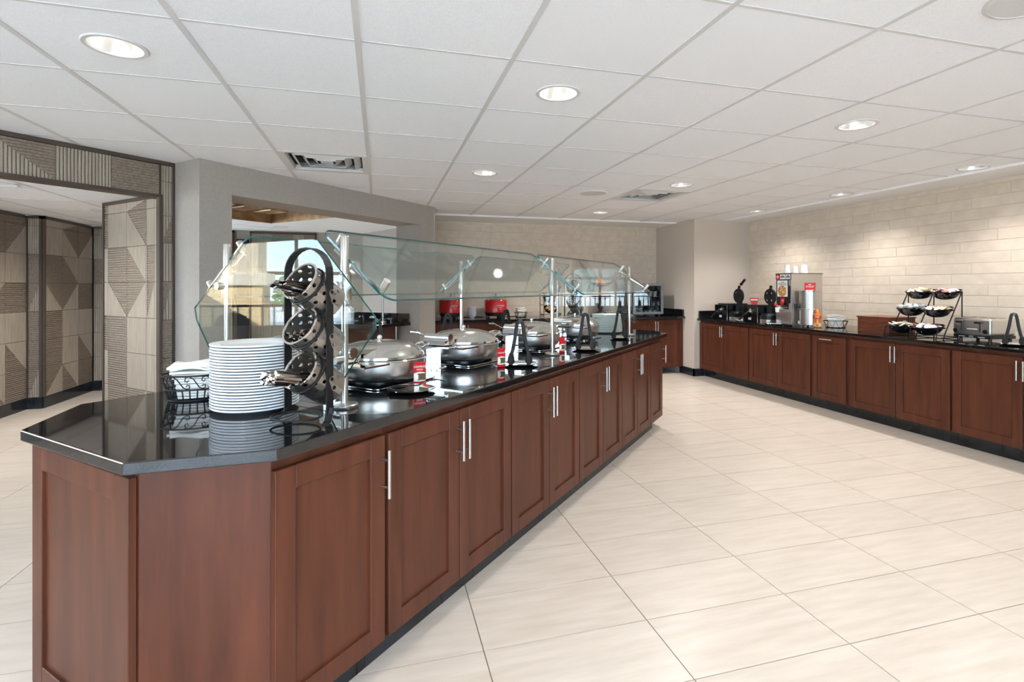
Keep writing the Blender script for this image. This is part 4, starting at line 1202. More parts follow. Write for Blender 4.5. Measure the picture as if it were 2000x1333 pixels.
# ================================================================== NAPKIN BASKETS
def scroll(cx, cz, r, turns, a0, sgn):
    return [(cx + r * (1 - .72 * k / 14) * cos(a0 + sgn * turns * 2 * pi * k / 14), cz + r * (1 - .72 * k / 14) * sin(a0 + sgn * turns * 2 * pi * k / 14)) for k in range(15)]
def napkin_basket(loc, rz, ra, rb, h, label, fancy, nnap, group):
    t = thing('wire_basket', label, 'basket', loc, rz, 'black wire napkin baskets')
    def ring(s, z, n=36): return [(ra * s * cos(2 * pi * k / n), rb * s * sin(2 * pi * k / n), z) for k in range(n)]
    def wall(u, z):
        s = .78 + .22 * (z / h); return (ra * s * cos(u), rb * s * sin(u), z)
    b = MB(); b.tube(ring(1.0, h), .0035, 6, True); b.build('top_ring', M['black_matte'], t)
    b = MB(); b.tube(ring(.78, .004), .0035, 6, True); b.build('bottom_ring', M['black_matte'], t)
    b = MB()
    for k in range(-3, 4):
        y = rb * .78 * k / 4; x = ra * .78 * sqrt(max(0, 1 - (k / 4) ** 2)); b.tube([(-x, y, .004), (x, y, .004)], .0015, 5)
    b.build('floor_wire', M['black_matte'], t)
    if fancy:
        zm = h * .46
        b = MB(); b.tube(ring(.78 + .22 * .46, zm), .0030, 6, True); b.build('middle_ring', M['black_matte'], t)
        b = MB(); n = 24
        for k in range(n): b.tube([wall(2 * pi * k / n, .004), wall(2 * pi * k / n, zm)], .0024, 5)
        b.build('uprights', M['black_matte'], t)
        n = 12; b = MB()
        for k in range(n):
            u0 = 2 * pi * k / n; du = 2 * pi / n; hz = h - zm; zc = zm + hz / 2
            def W(x, z): return wall(u0 + du * x, min(h, max(zm, z)))
            b.tube([W(x, z) for x, z in ((.0, h - .002), (.25, zc + hz * .3), (.6, zc - hz * .3), (.8, zm + .004), (1.0, zm + hz * .12), (1.0, zm + hz * .34), (.86, zm + hz * .38), (.8, zm + hz * .26))], .0020, 5)
            b.tube([W(x, z) for x, z in ((.0, h - .002), (-.22, h - hz * .10), (-.26, h - hz * .32), (-.12, h - hz * .40), (-.03, h - hz * .28))], .0020, 5)
        b.build('scrolls', M['black_matte'], t)
    else:
        b = MB(); n = 10
        for k in range(n):
            u0 = 2 * pi * k / n; du = 2 * pi / n
            b.tube([wall(u0, .004), wall(u0 + du * .5, h)], .0018, 5); b.tube([wall(u0 + du, .004), wall(u0 + du * .5, h)], .0018, 5)
        b.build('lattice', M['black_matte'], t)
    # napkins, each a folded paper of its own
    X0 = Matrix.Translation(Vector(loc)) @ Matrix.Rotation(rz, 4, 'Z')
    ht = h * (1.35 if fancy else 1.75) / nnap
    for k in range(nnap):
        z = .009 + k * ht; s = .70 + .2 * min(1, z / h)
        w, d = ra * 1.28 * s, rb * 1.28 * s
        if z > h: w, d = ra * 1.36, rb * 1.25
        q = MB(); n = 6; v = []; f = []
        ph = random.uniform(0, 6); am = .0006 if k < nnap - 3 else .005
        for a in range(n + 1):
            for c in range(n + 1):
                x = -w / 2 + w * a / n; y = -d / 2 + d * c / n
                zz = am * (sin(3.1 * a / n * 2 + ph) + sin(4 * c / n + ph * 1.7))
                v.append((x, y, zz)); 
        m_ = len(v)
        v += [(p[0], p[1], p[2] + ht * .82) for p in v]
        for a in range(n):
            for c in range(n):
                i = a * (n + 1) + c
                f.append((i, i + 1, i + n + 2, i + n + 1)); f.append((m_ + i, m_ + i + n + 1, m_ + i + n + 2, m_ + i + 1))
        edge = [a * (n + 1) for a in range(n + 1)] + [n * (n + 1) + c for c in range(1, n + 1)] + [a * (n + 1) + n for a in range(n - 1, -1, -1)] + [c for c in range(n - 1, 0, -1)]
        for a, c in zip(edge, edge[1:] + edge[:1]): f.append((a, c, m_ + c, m_ + a))
        q.add(v, f, True)
        o = q.build('napkin', M['paper'])
        o.matrix_world = X0 @ Matrix.Translation((random.uniform(-.004, .004) * (1 if k < nnap - 3 else 2), random.uniform(-.003, .003), z)) @ Matrix.Rotation(random.uniform(-.05, .05) * (1 if k < nnap - 3 else 3), 4, 'Z')
        r = nnap - 1 - k
        s_ = 'white folded napkin on top of ' if r == 0 else 'white folded napkin at the bottom of ' if k == 0 else 'white folded napkin, %s from the top in ' % ORD[r]
        tag(o, s_ + group, 'napkin', 'napkins in ' + group)
    return t
napkin_basket(isl(1.085, 2.015, CT), radians(3), .105, .075, .094, 'oval black scrollwork wire basket of napkins beside the near plate stack', True, 14, 'the scrollwork basket on the island')
# ================================================================== BACK COUNTER
def kettle(loc, word, label):
    t = thing('soup_kettle', label, 'kettle', loc, 0, 'red soup kettles')
    b = MB(); b.lathe([(0, .022), (.135, .022), (.152, .034), (.156, .068), (0, .068)], 40); b.build('base', M['black'], t)
    for k in range(3):
        a = radians(-90 + 120 * k + 30)
        b = MB(); b.cyl((.115 * cos(a), .115 * sin(a), 0), (.115 * cos(a), .115 * sin(a), .026), .024, seg=10); b.build('foot', M['black'], t)
    b = MB(); b.cyl((.03, -.150, .042), (.03, -.163, .042), .016, seg=14); b.build('knob', M['black_matte'], t)
    b = MB(); b.lathe([(.150, .068), (.160, .072), (.161, .236), (.156, .244)], 48); b.build('body', M['red_enamel'], t)
    b = MB(); b.lathe([(.156, .244), (.158, .250), (.148, .262), (.140, .263)], 48); b.build('rim', M['steel'], t)
    b = MB(); b.lathe([(.143, .263), (.12, .285), (.06, .298), (0, .300)], 40); b.build('lid', M['steel'], t)
    b = MB(); b.cyl((0, 0, .298), (0, 0, .312), .007, seg=10); b.ball((0, 0, .322), .014, 12); b.build('lid_knob', M['black'], t)
    b = MB(); b.tube([(.06, .0, .285), (.085, 0, .33), (.10, 0, .37), (.105, 0, .385)], .006, 6); b.build('ladle_handle', M['steel_soft'], t)
    text('lettering', word, .026, t, (.028, -.163, .168), (radians(90), 0, radians(10)), M['ink_white'])
    b = MB()
    for z, w in ((.140, .05), (.118, .02)):
        v = []
        for a in (-.5, .5):
            ang = radians(-80) + a * w / .161
            for zz in (z, z + .003): v.append((.1625 * cos(ang), .1625 * sin(ang), zz))
        b.add(v, [(0, 2, 3, 1)])
    b.build('small_print', M['ink_white'], t)
    return t
kettle((.945, 7.20, CB), 'GRAVY', 'red soup kettle marked GRAVY on the back counter')
kettle((1.575, 7.20, CB), 'OATMEAL', 'red soup kettle marked OATMEAL on the back counter')
# cords of the kettles
for k, (p, lab) in enumerate((([(1.10, 7.26), (1.30, 7.32), (1.40, 7.26)], 'thin black power cord between the two red kettles'),
                              ([(1.73, 7.26), (1.85, 7.33), (2.05, 7.30)], 'thin black power cord behind the back napkin basket'))):
    b = MB(); b.tube([(x, y, CB + .004) for x, y in p], .004, 6); tag(b.build('power_cord', M['black']), lab, 'cord', 'kettle power cords')
# stack of bowls
bowl_mb = MB(); bowl_mb.lathe([(0, 0), (.030, 0), (.030, .004), (.042, .012), (.058, .034), (.064, .046), (.062, .047), (.054, .034), (.038, .014), (0, .008)], 32)
bowl_me = bowl_mb.mesh('soup_bowl', M['white'])
for k in range(6):
    o = bpy.data.objects.new('soup_bowl', bowl_me); COL.objects.link(o); o.location = (1.225, 7.14, CB + .020 * k + (.0 if k == 0 else .004))
    tag(o, 'white soup bowl, %s of the bowl stack between the kettles' % (['at the bottom', 'second from the bottom', 'third from the bottom', 'third from the top', 'second from the top', 'on top'][k]), 'bowl', 'white soup bowls')
napkin_basket((1.91, 7.10, CB), 0, .092, .075, .072, 'black lattice wire basket of napkins beside the OATMEAL kettle', False, 9, 'the lattice basket on the back counter')
# two tier wire stand with tilted bowls
t = thing('tiered_stand', 'black wire stand with two tilted bowls on the back counter', 'stand', (2.33, 7.10, CB))
b = MB()
for x in (-.105, .105):
    for y in (-.08, .10): b.tube([(x, y, 0), (x, y, .34)], .005, 6)
    for z in (.03, .17, .34): b.tube([(x, -.08, z), (x, .10, z)], .004, 6)
for z in (.03, .34): b.tube([(-.105, .10, z), (.105, .10, z)], .004, 6)
b.tube([(-.105, -.08, .08), (.105, -.08, .08)], .004, 6); b.tube([(-.105, -.08, .22), (.105, -.08, .22)], .004, 6)
b.build('wire_frame', M['black_matte'], t)
rb_mb = MB(); rb_mb.lathe([(0, 0), (.05, .0), (.075, .014), (.103, .048), (.113, .070), (.116, .071), (.114, .073), (.100, .050), (.072, .018), (0, .006)], 40)
rb_me = rb_mb.mesh('serving_bowl', M['black_gloss'])
def serving_bowl(loc, rot, label, group, sc=1.0):
    o = bpy.data.objects.new('serving_bowl', rb_me); COL.objects.link(o); o.location = loc; o.rotation_euler = rot; o.scale = (sc, sc, sc)
    return tag(o, label, 'bowl', group)
serving_bowl((2.33, 7.10, CB + .215), (radians(28), 0, 0), 'black tilted bowl on the upper tier of the back wire stand', 'black tilted bowls', .88)
serving_bowl((2.33, 7.06, CB + .070), (radians(28), 0, 0), 'black tilted bowl on the lower tier of the back wire stand', 'black tilted bowls', .88)
for k in range(7):
    b = MB(); b.ball((0, 0, 0), .026, 10, 0, None, (1.3, 1, .7)); o = b.build('roll', M['bread'])
    a = k * 2 * pi / 6; r = .05 if k < 6 else 0
    o.location = (2.33 + r * cos(a), 7.045 + r * sin(a) * .85, CB + .122 + .02 * sin(a) + (.012 if k == 6 else 0)); o.rotation_euler = (.4, 0, a)
    tag(o, 'small bread roll in the lower tilted bowl of the back wire stand', 'bread roll', 'rolls in the tilted bowl')
# fruit stand
FX, FY = 3.11, 7.08
t = thing('fruit_stand', 'dark two tier glass fruit stand on the back counter beside the cooler', 'fruit stand', (FX, FY, CB))
b = MB(); b.lathe([(0, 0), (.15, 0), (.148, .012), (.10, .05), (.05, .075), (.022, .085), (.04, .12), (.045, .15), (.028, .185), (.03, .215), (.022, .235), (0, .235)], 36); b.build('pedestal', M['smoke'], t)
b = MB(); b.lathe([(0, .232), (.06, .234), (.12, .262), (.165, .305), (.168, .307), (.163, .309), (.118, .268), (.06, .240), (0, .238)], 44); b.build('lower_bowl', M['bowl_glass'], t)
b = MB(); b.lathe([(0, .24), (.013, .25), (.010, .35), (.022, .40), (.014, .42), (0, .425)], 20); b.build('stem', M['smoke'], t)
b = MB(); b.lathe([(0, .425), (.05, .428), (.10, .448), (.148, .482), (.150, .484), (.146, .485), (.10, .453), (.05, .433), (0, .430)], 44); b.build('upper_bowl', M['bowl_glass'], t)
ap = MB().ball((0, 0, 0), .034, 16, sc=(1, 1, .92)).mesh('apple', M['apple'])
og = MB().ball((0, 0, 0), .036, 16).mesh('orange', M['orange'])
k = 0
for r, n, z in ((.062, 6, .283), (.112, 10, .312)):
    for q in range(n):
        a = 2 * pi * q / n + r * 9; o = bpy.data.objects.new('apple', ap); COL.objects.link(o)
        o.location = (FX + r * cos(a), FY + r * sin(a), CB + z); o.rotation_euler = (a, r, 2 * a)
        tag(o, 'red apple in the lower bowl of the fruit stand', 'apple', 'apples in the fruit stand')
for r, n, z in ((.055, 5, .474), (.0, 1, .52)):
    for q in range(n):
        a = 2 * pi * q / max(n, 1); o = bpy.data.objects.new('orange', og); COL.objects.link(o)
        o.location = (FX + r * cos(a), FY + r * sin(a), CB + z)
        tag(o, 'orange in the upper bowl of the fruit stand', 'orange', 'oranges in the fruit stand')
# glass door cooler
t = thing('display_cooler', 'small glass door cooler with yogurt cups on the back counter', 'cooler', (3.76, 6.86, CB))
W, Dp, Hh = .48, .50, .478
b = MB()
b.box(-W / 2, 0, .022, -W / 2 + .02, Dp, Hh); b.box(W / 2 - .02, 0, .022, W / 2, Dp, Hh); b.box(-W / 2, 0, Hh - .02, W / 2, Dp, Hh); b.box(-W / 2, 0, .022, W / 2, Dp, .05); b.box(-W / 2, Dp - .02, .022, W / 2, Dp, Hh)
b.build('body', M['black'], t)
b = MB(); b.box(-W / 2 + .02, Dp - .03, .05, W / 2 - .02, Dp - .02, Hh - .02); b.build('back_panel', M['cooler_in'], t)
d = MB(); w_ = .035
d.box(-W / 2, -.025, .03, -W / 2 + w_, 0, Hh); d.box(W / 2 - w_, -.025, .03, W / 2, 0, Hh); d.box(-W / 2 + w_, -.025, .03, W / 2 - w_, 0, .03 + w_); d.box(-W / 2 + w_, -.025, Hh - w_, W / 2 - w_, 0, Hh)
dr = d.build('door', M['cooler_frame'], t)
b = MB(); b.box(-W / 2 + w_, -.016, .03 + w_, W / 2 - w_, -.010, Hh - w_); b.build('pane', M['door_glass'], dr)
for z in (.16, .29):
    b = MB(); b.box(-W / 2 + .022, .03, z - .006, W / 2 - .022, Dp - .04, z); b.build('shelf', M['cooler_frame'], t)
for x in (-.2, .2):
    for y in (.03, Dp - .04):
        b = MB(); b.cyl((x, y, 0), (x, y, .024), .016, seg=10); b.build('foot', M['black'], t)
yc = MB().lathe([(0, 0), (.026, 0), (.033, .066), (.035, .066), (.035, .070), (0, .070)], 20).mesh('yogurt_cup', M['plastic_white'])
yl = MB().lathe([(0, 0), (.022, 0), (.028, .030), (.030, .030), (.030, .034), (0, .034)], 20).mesh('dip_cup', M['cup_lid'])
for z, me, nm, lab, n in ((.29, yc, 'yogurt_cup', 'white yogurt cup on the upper shelf of the glass door cooler', 5), (.05, yl, 'dip_cup', 'small pale lidded cup on the floor of the glass door cooler', 5)):
    for q in range(n):
        o = bpy.data.objects.new(nm, me); COL.objects.link(o); o.location = (3.76 - .15 + q * .076, 6.86 + .07, CB + z)
        tag(o, lab, 'cup', nm.replace('_', ' ') + 's in the cooler')
for q in range(5):
    o = bpy.data.objects.new('juice_carton', MB().box(-.026, -.026, 0, .026, .026, .10).mesh('juice_carton', M['cooler_in'])); COL.objects.link(o); o.location = (3.76 - .15 + q * .074, 6.86 + .08, CB + .16)
    tag(o, 'dark small carton on the middle shelf of the glass door cooler', 'carton', 'cartons in the cooler')

# ================================================================== LONG COUNTER BESIDE THE BRICK WALL  (thing frame: local x = -Y, local y = +X)
RZ = radians(-90)
# waffle makers
def waffle_maker(y0, label, grip):
    t = thing('waffle_maker', label, 'waffle maker', (4.36, y0, CR), RZ, 'waffle makers')
    b = MB(); b.box(-.13, 0, .008, .13, .50, .205); b.build('splash_housing', M['black_gloss'], t, bevel=.004)
    b = MB(); b.box(.127, -.002, .01, .1315, .004, .20); b.build('edge_strip', M['nickel'], t)
    b = MB()
    for x in (-.11, .11):
        for y in (.03, .46): b.cyl((x, y, 0), (x, y, .01), .012, seg=8)
    b.build('foot', M['black'], t)
    b = MB(); b.box(-.10, .03, .205, .08, .36, .222); b.build('top_cap', M['black'], t, bevel=.004)
    b = MB(); b.cyl((.02, -.014, .155), (.02, 0, .155), .024, seg=16); b.strap([(.02, -.02, .155), (-.03, -.04, .115)], .02, .008, (0, 1, .3)); b.build('lever', M['steel'], t)
    b = MB(); b.tube([(-.03, -.04, .115), (-.075, -.055, .075), (-.115, -.065, .035)], .012, 8); b.build('lever_grip', M['black_matte'], t)
    b = MB()
    for q in range(3): b.box(-.03 + q * .018, -.002, .04, -.018 + q * .018, 0, .062)
    b.box(-.03, -.002, .066, .02, 0, .069); b.build('panel_print', M['ink_white'], t)
    # the iron stands next to the housing, upper plate swung open
    ix = .20
    b = MB(); b.box(ix - .055, .02, 0, ix + .055, .20, .055); b.build('pedestal', M['steel_soft'], t, bevel=.004)
    b = MB(); b.box(ix - .06, .02, .055, ix + .06, .20, .10); b.cyl((ix, .10, .10), (ix, .10, .125), .085, seg=28); b.box(ix - .045, .11, .12, ix + .045, .19, .20); b.build('lower_iron', M['black'], t)
    X = Matrix.Translation((ix, .125, .325)) @ Matrix.Rotation(radians(90), 4, 'X')
    b = MB(); b.lathe([(0, -.022), (.06, -.022), (.092, -.010), (.094, .012), (.086, .014), (.084, .006), (0, .006)], 36, X)
    b.box(ix - .03, .12, .19, ix + .03, .16, .25); b.build('upper_iron', M['black_iron'], t)
    b = MB()
    for a in (-.04, 0, .04):
        b.box(-.07 if a == 0 else -.06, a - .004, .004, .07 if a == 0 else .06, a + .004, .013, 0, X); b.box(a - .004, -.07 if a == 0 else -.06, .004, a + .004, .07 if a == 0 else .06, .013, 0, X)
    b.build('waffle_grid', M['black_iron'], t)
    b = MB()
    for px, pz in ((-.04, .04), (.035, .04), (-.04, -.045), (.035, -.045)): b.cyl((px, pz, .004), (px, pz, .014), .010, seg=8, X=X)
    b.build('grid_pin', M['steel'], t)
    b = MB(); b.tube([(ix, .125, .405), (ix + .01, .125, .455)], .017, 8); b.build('stub_grip', M['black_matte'], t)
    if not grip: return t
    b = MB(); b.tube([(ix + .01, .125, .455), (ix + .05, .122, .48)], .006, 6); b.build('stem', M['steel_soft'], t)
    b = MB(); b.tube([(ix + .05, .122, .475), (ix + .06, .12, .482), (ix + .13, .115, .535)], [.022, .016, .017], 10); b.build('handle_grip', M['black_matte'], t)
    return t
waffle_maker(5.99, 'black waffle maker with open round plate, closer to the grey column', 1)
waffle_maker(5.42, 'black waffle maker beside the batter dispenser, its open plate half hidden', 0)
t = thing('warning_tag', 'red wedge shaped tag standing on the second waffle maker', 'sign', (4.46, 5.47, CR + .222), radians(-44))
b = MB(); b.add([(-.032, 0, 0), (.032, 0, 0), (.052, 0, .082), (-.052, 0, .082), (-.032, .004, 0), (.032, .004, 0), (.052, .004, .082), (-.052, .004, .082)], [(0, 1, 2, 3), (7, 6, 5, 4), (0, 4, 5, 1), (1, 5, 6, 2), (2, 6, 7, 3), (3, 7, 4, 0)]); b.build('card', M['red'], t)
b = MB(); b.box(-.040, -.0008, .052, .040, 0, .066); b.build('print_strip', M['ink_white'], t)
# tongs-like forks before the waffle makers
def flip_fork(loc, rz, label):
    t = thing('waffle_fork', label, 'fork', loc, rz, 'waffle forks')
    b = MB(); b.strap([(-.11, 0, .010), (-.03, 0, .012), (.05, 0, .012)], .020, .006, (0, 1, 0)); b.build('grip', M['plastic_white'], t)
    b = MB()
    for s in (-1, 1): b.tube([(.05, 0, .012), (.08, s * .012, .012), (.14, s * .012, .014)], .003, 6)
    b.build('prongs', M['steel'], t)
def tray(loc, rz, sx, sy, m_, label, name='tray', cat='tray'):
    t = thing(name, label, cat, loc, rz)
    b = MB(); b.prism([(p[0] - sx / 2, p[1] - sy / 2) for p in rounded(sx, sy, .012)], 0, .004); b.build('base', m_, t)
    b = MB(); b.tube([(p[0] - sx / 2, p[1] - sy / 2, .009) for p in rounded(sx, sy, .012)], .005, 6, True); b.build('rim', m_, t)
    return t
plate2 = bpy.data.objects.new('plate', plate_me); COL.objects.link(plate2); plate2.location = (4.47, 5.68, CR); plate2.scale = (.62, .62, .9)
tag(plate2, 'small white plate lying before the first waffle maker', 'plate')
flip_fork((4.445, 5.72, CR + .012), radians(-80), 'white handled fork lying on the plate before the first waffle maker')
flip_fork((4.40, 5.16, CR), radians(-125), 'white handled fork lying before the second waffle maker')
tray((4.40, 4.995, CR), RZ, .29, .13, M['black_gloss'], 'black drip tray at the foot of the batter dispenser')
flip_fork((4.40, 5.02, CR + .005), radians(-60), 'silver fork lying in the black drip tray')
o = bpy.data.objects.new('plate', plate_me); COL.objects.link(o); o.location = (4.565, 4.835 - .15, CR); o.scale = (.0001, .0001, .0001)
bpy.data.objects.remove(o)
# batter dispenser
t = thing('batter_dispenser', 'tall steel waffle batter dispenser with a picture of a waffle', 'dispenser', (4.475, 4.998, CR), RZ)
w = .1175
b = MB(); b.box(-w, .0, .0, w, .43, .59); b.build('housing', M['steel_soft'], t, bevel=.002)
b = MB(); b.box(-w - .006, -.006, .588, w + .006, .436, .597); b.build('lid', M['panel_dark'], t)
b = MB(); b.box(-w, -.004, .525, w, 0, .588); b.build('header_strip', M['panel_dark'], t)
b = MB(); b.box(-w + .002, -.006, .528, -w + .062, -.004, .586); b.build('logo_plate', M['red'], t)
b = MB(); b.add([(-w + .032, -.007, .537), (-w + .050, -.007, .557), (-w + .032, -.007, .577), (-w + .014, -.007, .557)], [(0, 1, 2, 3)]); b.build('logo_diamond', M['ink_white'], t)
b = MB(); b.add([(-w + .032, -.0075, .549), (-w + .038, -.0075, .556), (-w + .032, -.0075, .563), (-w + .026, -.0075, .556)], [(0, 1, 2, 3)]); b.build('logo_core', M['red'], t)
for q in range(2):
    x0 = -w + .068 + q * .083
    b = MB(); b.box(x0, -.006, .530, x0 + .076, -.004, .584); b.build('instruction_card', M['ink_white'], t)
    b = MB(); b.box(x0 + .008, -.0068, .546, x0 + .068, -.006, .564); b.add([(x0 + .02, -.0068, .564), (x0 + .056, -.0068, .564), (x0 + .038, -.0068, .578)], [(0, 1, 2)]); b.build('instruction_print', M['ink_grey'], t)
b = MB(); b.box(-w + .012, -.003, .185, w - .012, 0, .522); b.build('front_panel', M['black_gloss'], t)
b = MB(); b.box(-w + .026, -.006, .328, w - .052, -.003, .515); b.build('poster', M['plastic_white'], t)
px = (-w + .026 + w - .052) / 2
b = MB(); b.lathe([(0, 0), (.064, 0), (.062, .0012), (0, .0012)], 32, Matrix.Translation((px - .004, -.006, .393)) @ Matrix.Rotation(radians(90), 4, 'X')); b.build('waffle_picture', M['waffle'], t)
b = MB()
for a, c in ((-.02, .43), (.03, .44), (-.03, .40), (.015, .385), (-.01, .41)): b.box(px + a - .008, -.0085, c - .008, px + a + .008, -.0072, c + .006)
b.build('banana_slices', M['cream'], t)
text('lettering', 'WAFFLES', .034, t, (px, -.0065, .472), (radians(90), 0, 0), M['ink_dark'], sx=.9)
b = MB(); b.box(px - .03, -.0068, .494, px + .03, -.006, .499); b.build('small_print', M['ink_dark'], t)
for z in (.455, .19):
    b = MB(); b.box(w - .030, -.010, z, w - .016, -.003, z + .062); b.build('hinge', M['nickel'], t)
b = MB(); b.add([(-.045, -.006, .235), (.005, -.006, .235), (.030, -.006, .315), (-.040, -.006, .315)], [(0, 1, 2, 3)]); b.build('red_tag', M['red'], t)
b = MB(); b.box(-.025, -.0068, .285, .012, -.006, .292); b.box(-.02, -.0068, .268, .006, -.006, .274); b.build('tag_print', M['ink_white'], t)
b = MB(); b.cyl((-.01, 0, .205), (-.01, -.05, .205), .024, seg=18); b.cyl((-.035, -.075, .235), (-.02, -.03, .21), .010, seg=10); b.build('spout_body', M['chrome'], t)
b = MB(); b.cyl((-.04, -.075, .225), (-.04, -.075, .25), .020, seg=14); b.build('spout_knob', M['red_enamel'], t)
b = MB(); b.cyl((-.03, -.06, .150), (-.03, -.06, .205), .020, .024, seg=16); b.build('spout_cup', M['plastic_white'], t)
cup_me = MB().lathe([(.036, 0), (.038, .0), (.027, .085), (0, .086), (0, .084), (.025, .083), (.035, .001)], 24).mesh('paper_cup', M['plastic_white'])
for q, (x, y, h) in enumerate([(4.58, 5.06, 0), (4.62, 4.985, 0), (4.68, 5.05, 0), (4.70, 4.93, 0), (4.70, 4.93, .016), (4.60, 5.06 - .005, .016)]):
    o = bpy.data.objects.new('paper_cup', cup_me); COL.objects.link(o); o.location = (x if q < 5 else 4.58, y if q < 5 else 5.06, CR + .597 + h)
    tag(o, ['white cup upside down on the dispenser lid, next to the logo plate', 'white cup upside down at the middle of the dispenser lid', 'white cup upside down on the rear of the dispenser lid',
            'lower cup of the pair nearest the syrup sign, on the dispenser lid', 'upper cup of the pair nearest the syrup sign, on the dispenser lid', 'cup stacked over the one next to the logo plate'][q], 'cup', 'white cups on the batter dispenser')
# syrup urn, its card and the bottle
SX, SY = 4.60, 4.745
t = thing('syrup_urn', 'round steel syrup urn with black tap beside the batter dispenser', 'urn', (SX, SY, CR), RZ)
b = MB(); b.lathe([(0, .02), (.100, .02), (.104, .024), (.104, .396), (0, .396)], 44); b.build('body', M['steel_soft'], t)
b = MB(); b.lathe([(.104, .388), (.110, .390), (.110, .398), (0, .402)], 44); b.build('lid', M['steel'], t)
b = MB(); b.lathe([(.104, .19), (.1055, .192), (.1055, .197), (.104, .199)], 44); b.build('seam_band', M['steel'], t)
for q in range(3):
    a = radians(30 + 120 * q); b = MB(); b.cyl((.085 * cos(a), .085 * sin(a), 0), (.085 * cos(a), .085 * sin(a), .022), .011, seg=10); b.build('foot', M['black'], t)
a = radians(-128)
b = MB(); c_, s_ = cos(a), sin(a); b.cyl((.10 * c_, .10 * s_, .225), (.135 * c_, .135 * s_, .225), .017, seg=12); b.cyl((.143 * c_, .143 * s_, .252), (.143 * c_, .143 * s_, .185), .014, .010, seg=12); b.strap([(.143 * c_, .143 * s_, .25), (.165 * c_, .165 * s_, .262)], .018, .008, (-s_, c_, 0)); b.build('tap', M['black'], t)
b = MB(); b.box(-.05, -.1065, .028, -.012, -.1045, .062); q = b.build('care_label', M['ink_white'], t); q.rotation_euler = (0, 0, radians(-20))
t = thing('syrup_card', 'red card reading SYRUP on top of the steel syrup urn', 'sign', (SX, SY, CR + .402), radians(-50))
b = MB(); b.box(-.055, -.002, 0, .055, .002, .085); b.build('card', M['red'], t)
b = MB(); b.box(-.035, -.015, 0, .035, .015, .004); b.build('foot', M['plastic_white'], t)
text('lettering', 'SYRUP', .028, t, (0, -.003, .040), (radians(90), 0, 0), M['ink_white'])
b = MB(); b.box(-.014, -.0032, .060, .014, -.0022, .067); b.build('small_print', M['ink_white'], t)
t = thing('syrup_bottle', 'amber syrup bottle with cream label before the steel urn', 'bottle', (4.565, 4.605, CR), radians(-48))
b = MB(); b.lathe([(0, 0), (.034, 0), (.038, .006), (.038, .055), (.033, .075), (.037, .100), (.036, .130), (.022, .156), (.016, .168), (0, .168)], 28); b.build('body', M['syrup'], t)
b = MB(); b.lathe([(0, .168), (.0195, .168), (.0195, .192), (.017, .197), (0, .197)], 20); b.build('cap', M['orange'], t)
b = MB(); b.lathe([(.0386, .012), (.0386, .052)], 28); b.build('lower_label', M['label'], t)
b = MB(); b.lathe([(.0376, .103), (.0372, .126)], 28); b.build('upper_label', M['red'], t)
b = MB(); b.lathe([(0, 0), (.016, 0), (.016, .0004), (0, .0004)], 18, Matrix.Translation((0, -.0388, .032)) @ Matrix.Rotation(radians(90), 4, 'X')); b.build('label_picture', M['waffle'], t)
b = MB(); b.box(-.02, -.0392, .112, .02, -.0372, .118); b.build('brand_strip', M['ink_white'], t)
napkin_basket((4.735, 4.535, CR), radians(-45), .118, .088, .075, 'black lattice wire basket of napkins beside the syrup bottle', False, 10, 'the lattice basket by the syrup')
# wooden box
t = thing('wooden_box', 'brown wooden bread box between napkin basket and bowl rack', 'box', (4.53, 3.915, CR), RZ)
b = MB(); b.box(-.165, 0, 0, .165, .32, .145); b.build('body', M['box_wood'], t, bevel=.002)
b = MB(); b.box(-.172, -.007, .145, .172, .327, .157); b.build('lid', M['box_wood'], t, bevel=.002)
b = MB(); b.box(-.150, -.003, .012, .150, 0, .135); b.build('front_board', M['box_wood'], t, bevel=.001)
# six bowl rack
t = thing('bowl_rack', 'black wire rack stepping up in three tiers, holding six bowls', 'rack', (4.50, 3.4875, CR), RZ)
BY = (-.1125, .1125); TIER = ((0.0, .085), (.10, .235), (.20, .385))
b = MB()
for x in (-.232, 0, .232):
    b.tube([(x, .015, .0), (x, .035, .05), (x, .225, .40)], .005, 6)
    b.tube([(x, .225, .40), (x, .225, .0)], .005, 6)
    b.tube([(x, -.07, .0), (x, -.06, .012), (x, .225, .012)], .004, 6)
    b.tube([(x, -.07, .0), (x, -.045, .085)], .004, 6)
b.tube([(-.232, .225, .012), (.232, .225, .012)], .004, 6); b.tube([(-.232, -.045, .085), (.232, -.045, .085)], .004, 6)
b.build('side_frame', M['black_matte'], t)
for (y, z) in TIER:
    for x in BY:
        q = MB(); q.tube([(x + .108 * cos(a), y + .02 + .108 * sin(a), z + .005) for a in [2 * pi * k / 26 for k in range(26)]], .004, 6, True); q.build('bowl_ring', M['black_matte'], t)
pk = [MB().loft([(-.026, .014, 0, .0006), (-.022, .017, 0, .004), (0, .018, 0, .0065), (.022, .017, 0, .004), (.026, .014, 0, .0006)]).mesh('condiment_packet', m_) for m_ in M['packets']]
cupm = MB().lathe([(0, 0), (.017, 0), (.022, .018), (.0235, .018), (.0235, .020), (0, .021)], 16).mesh('creamer_cup', M['plastic_white'])
tn_ = ['bottom', 'middle', 'top']; PAL = [(0, 2, 5), (0, 1, 3), (0, 1, 4), (0, 2, 5), (0, 2, 5), (6, 0, 1)]
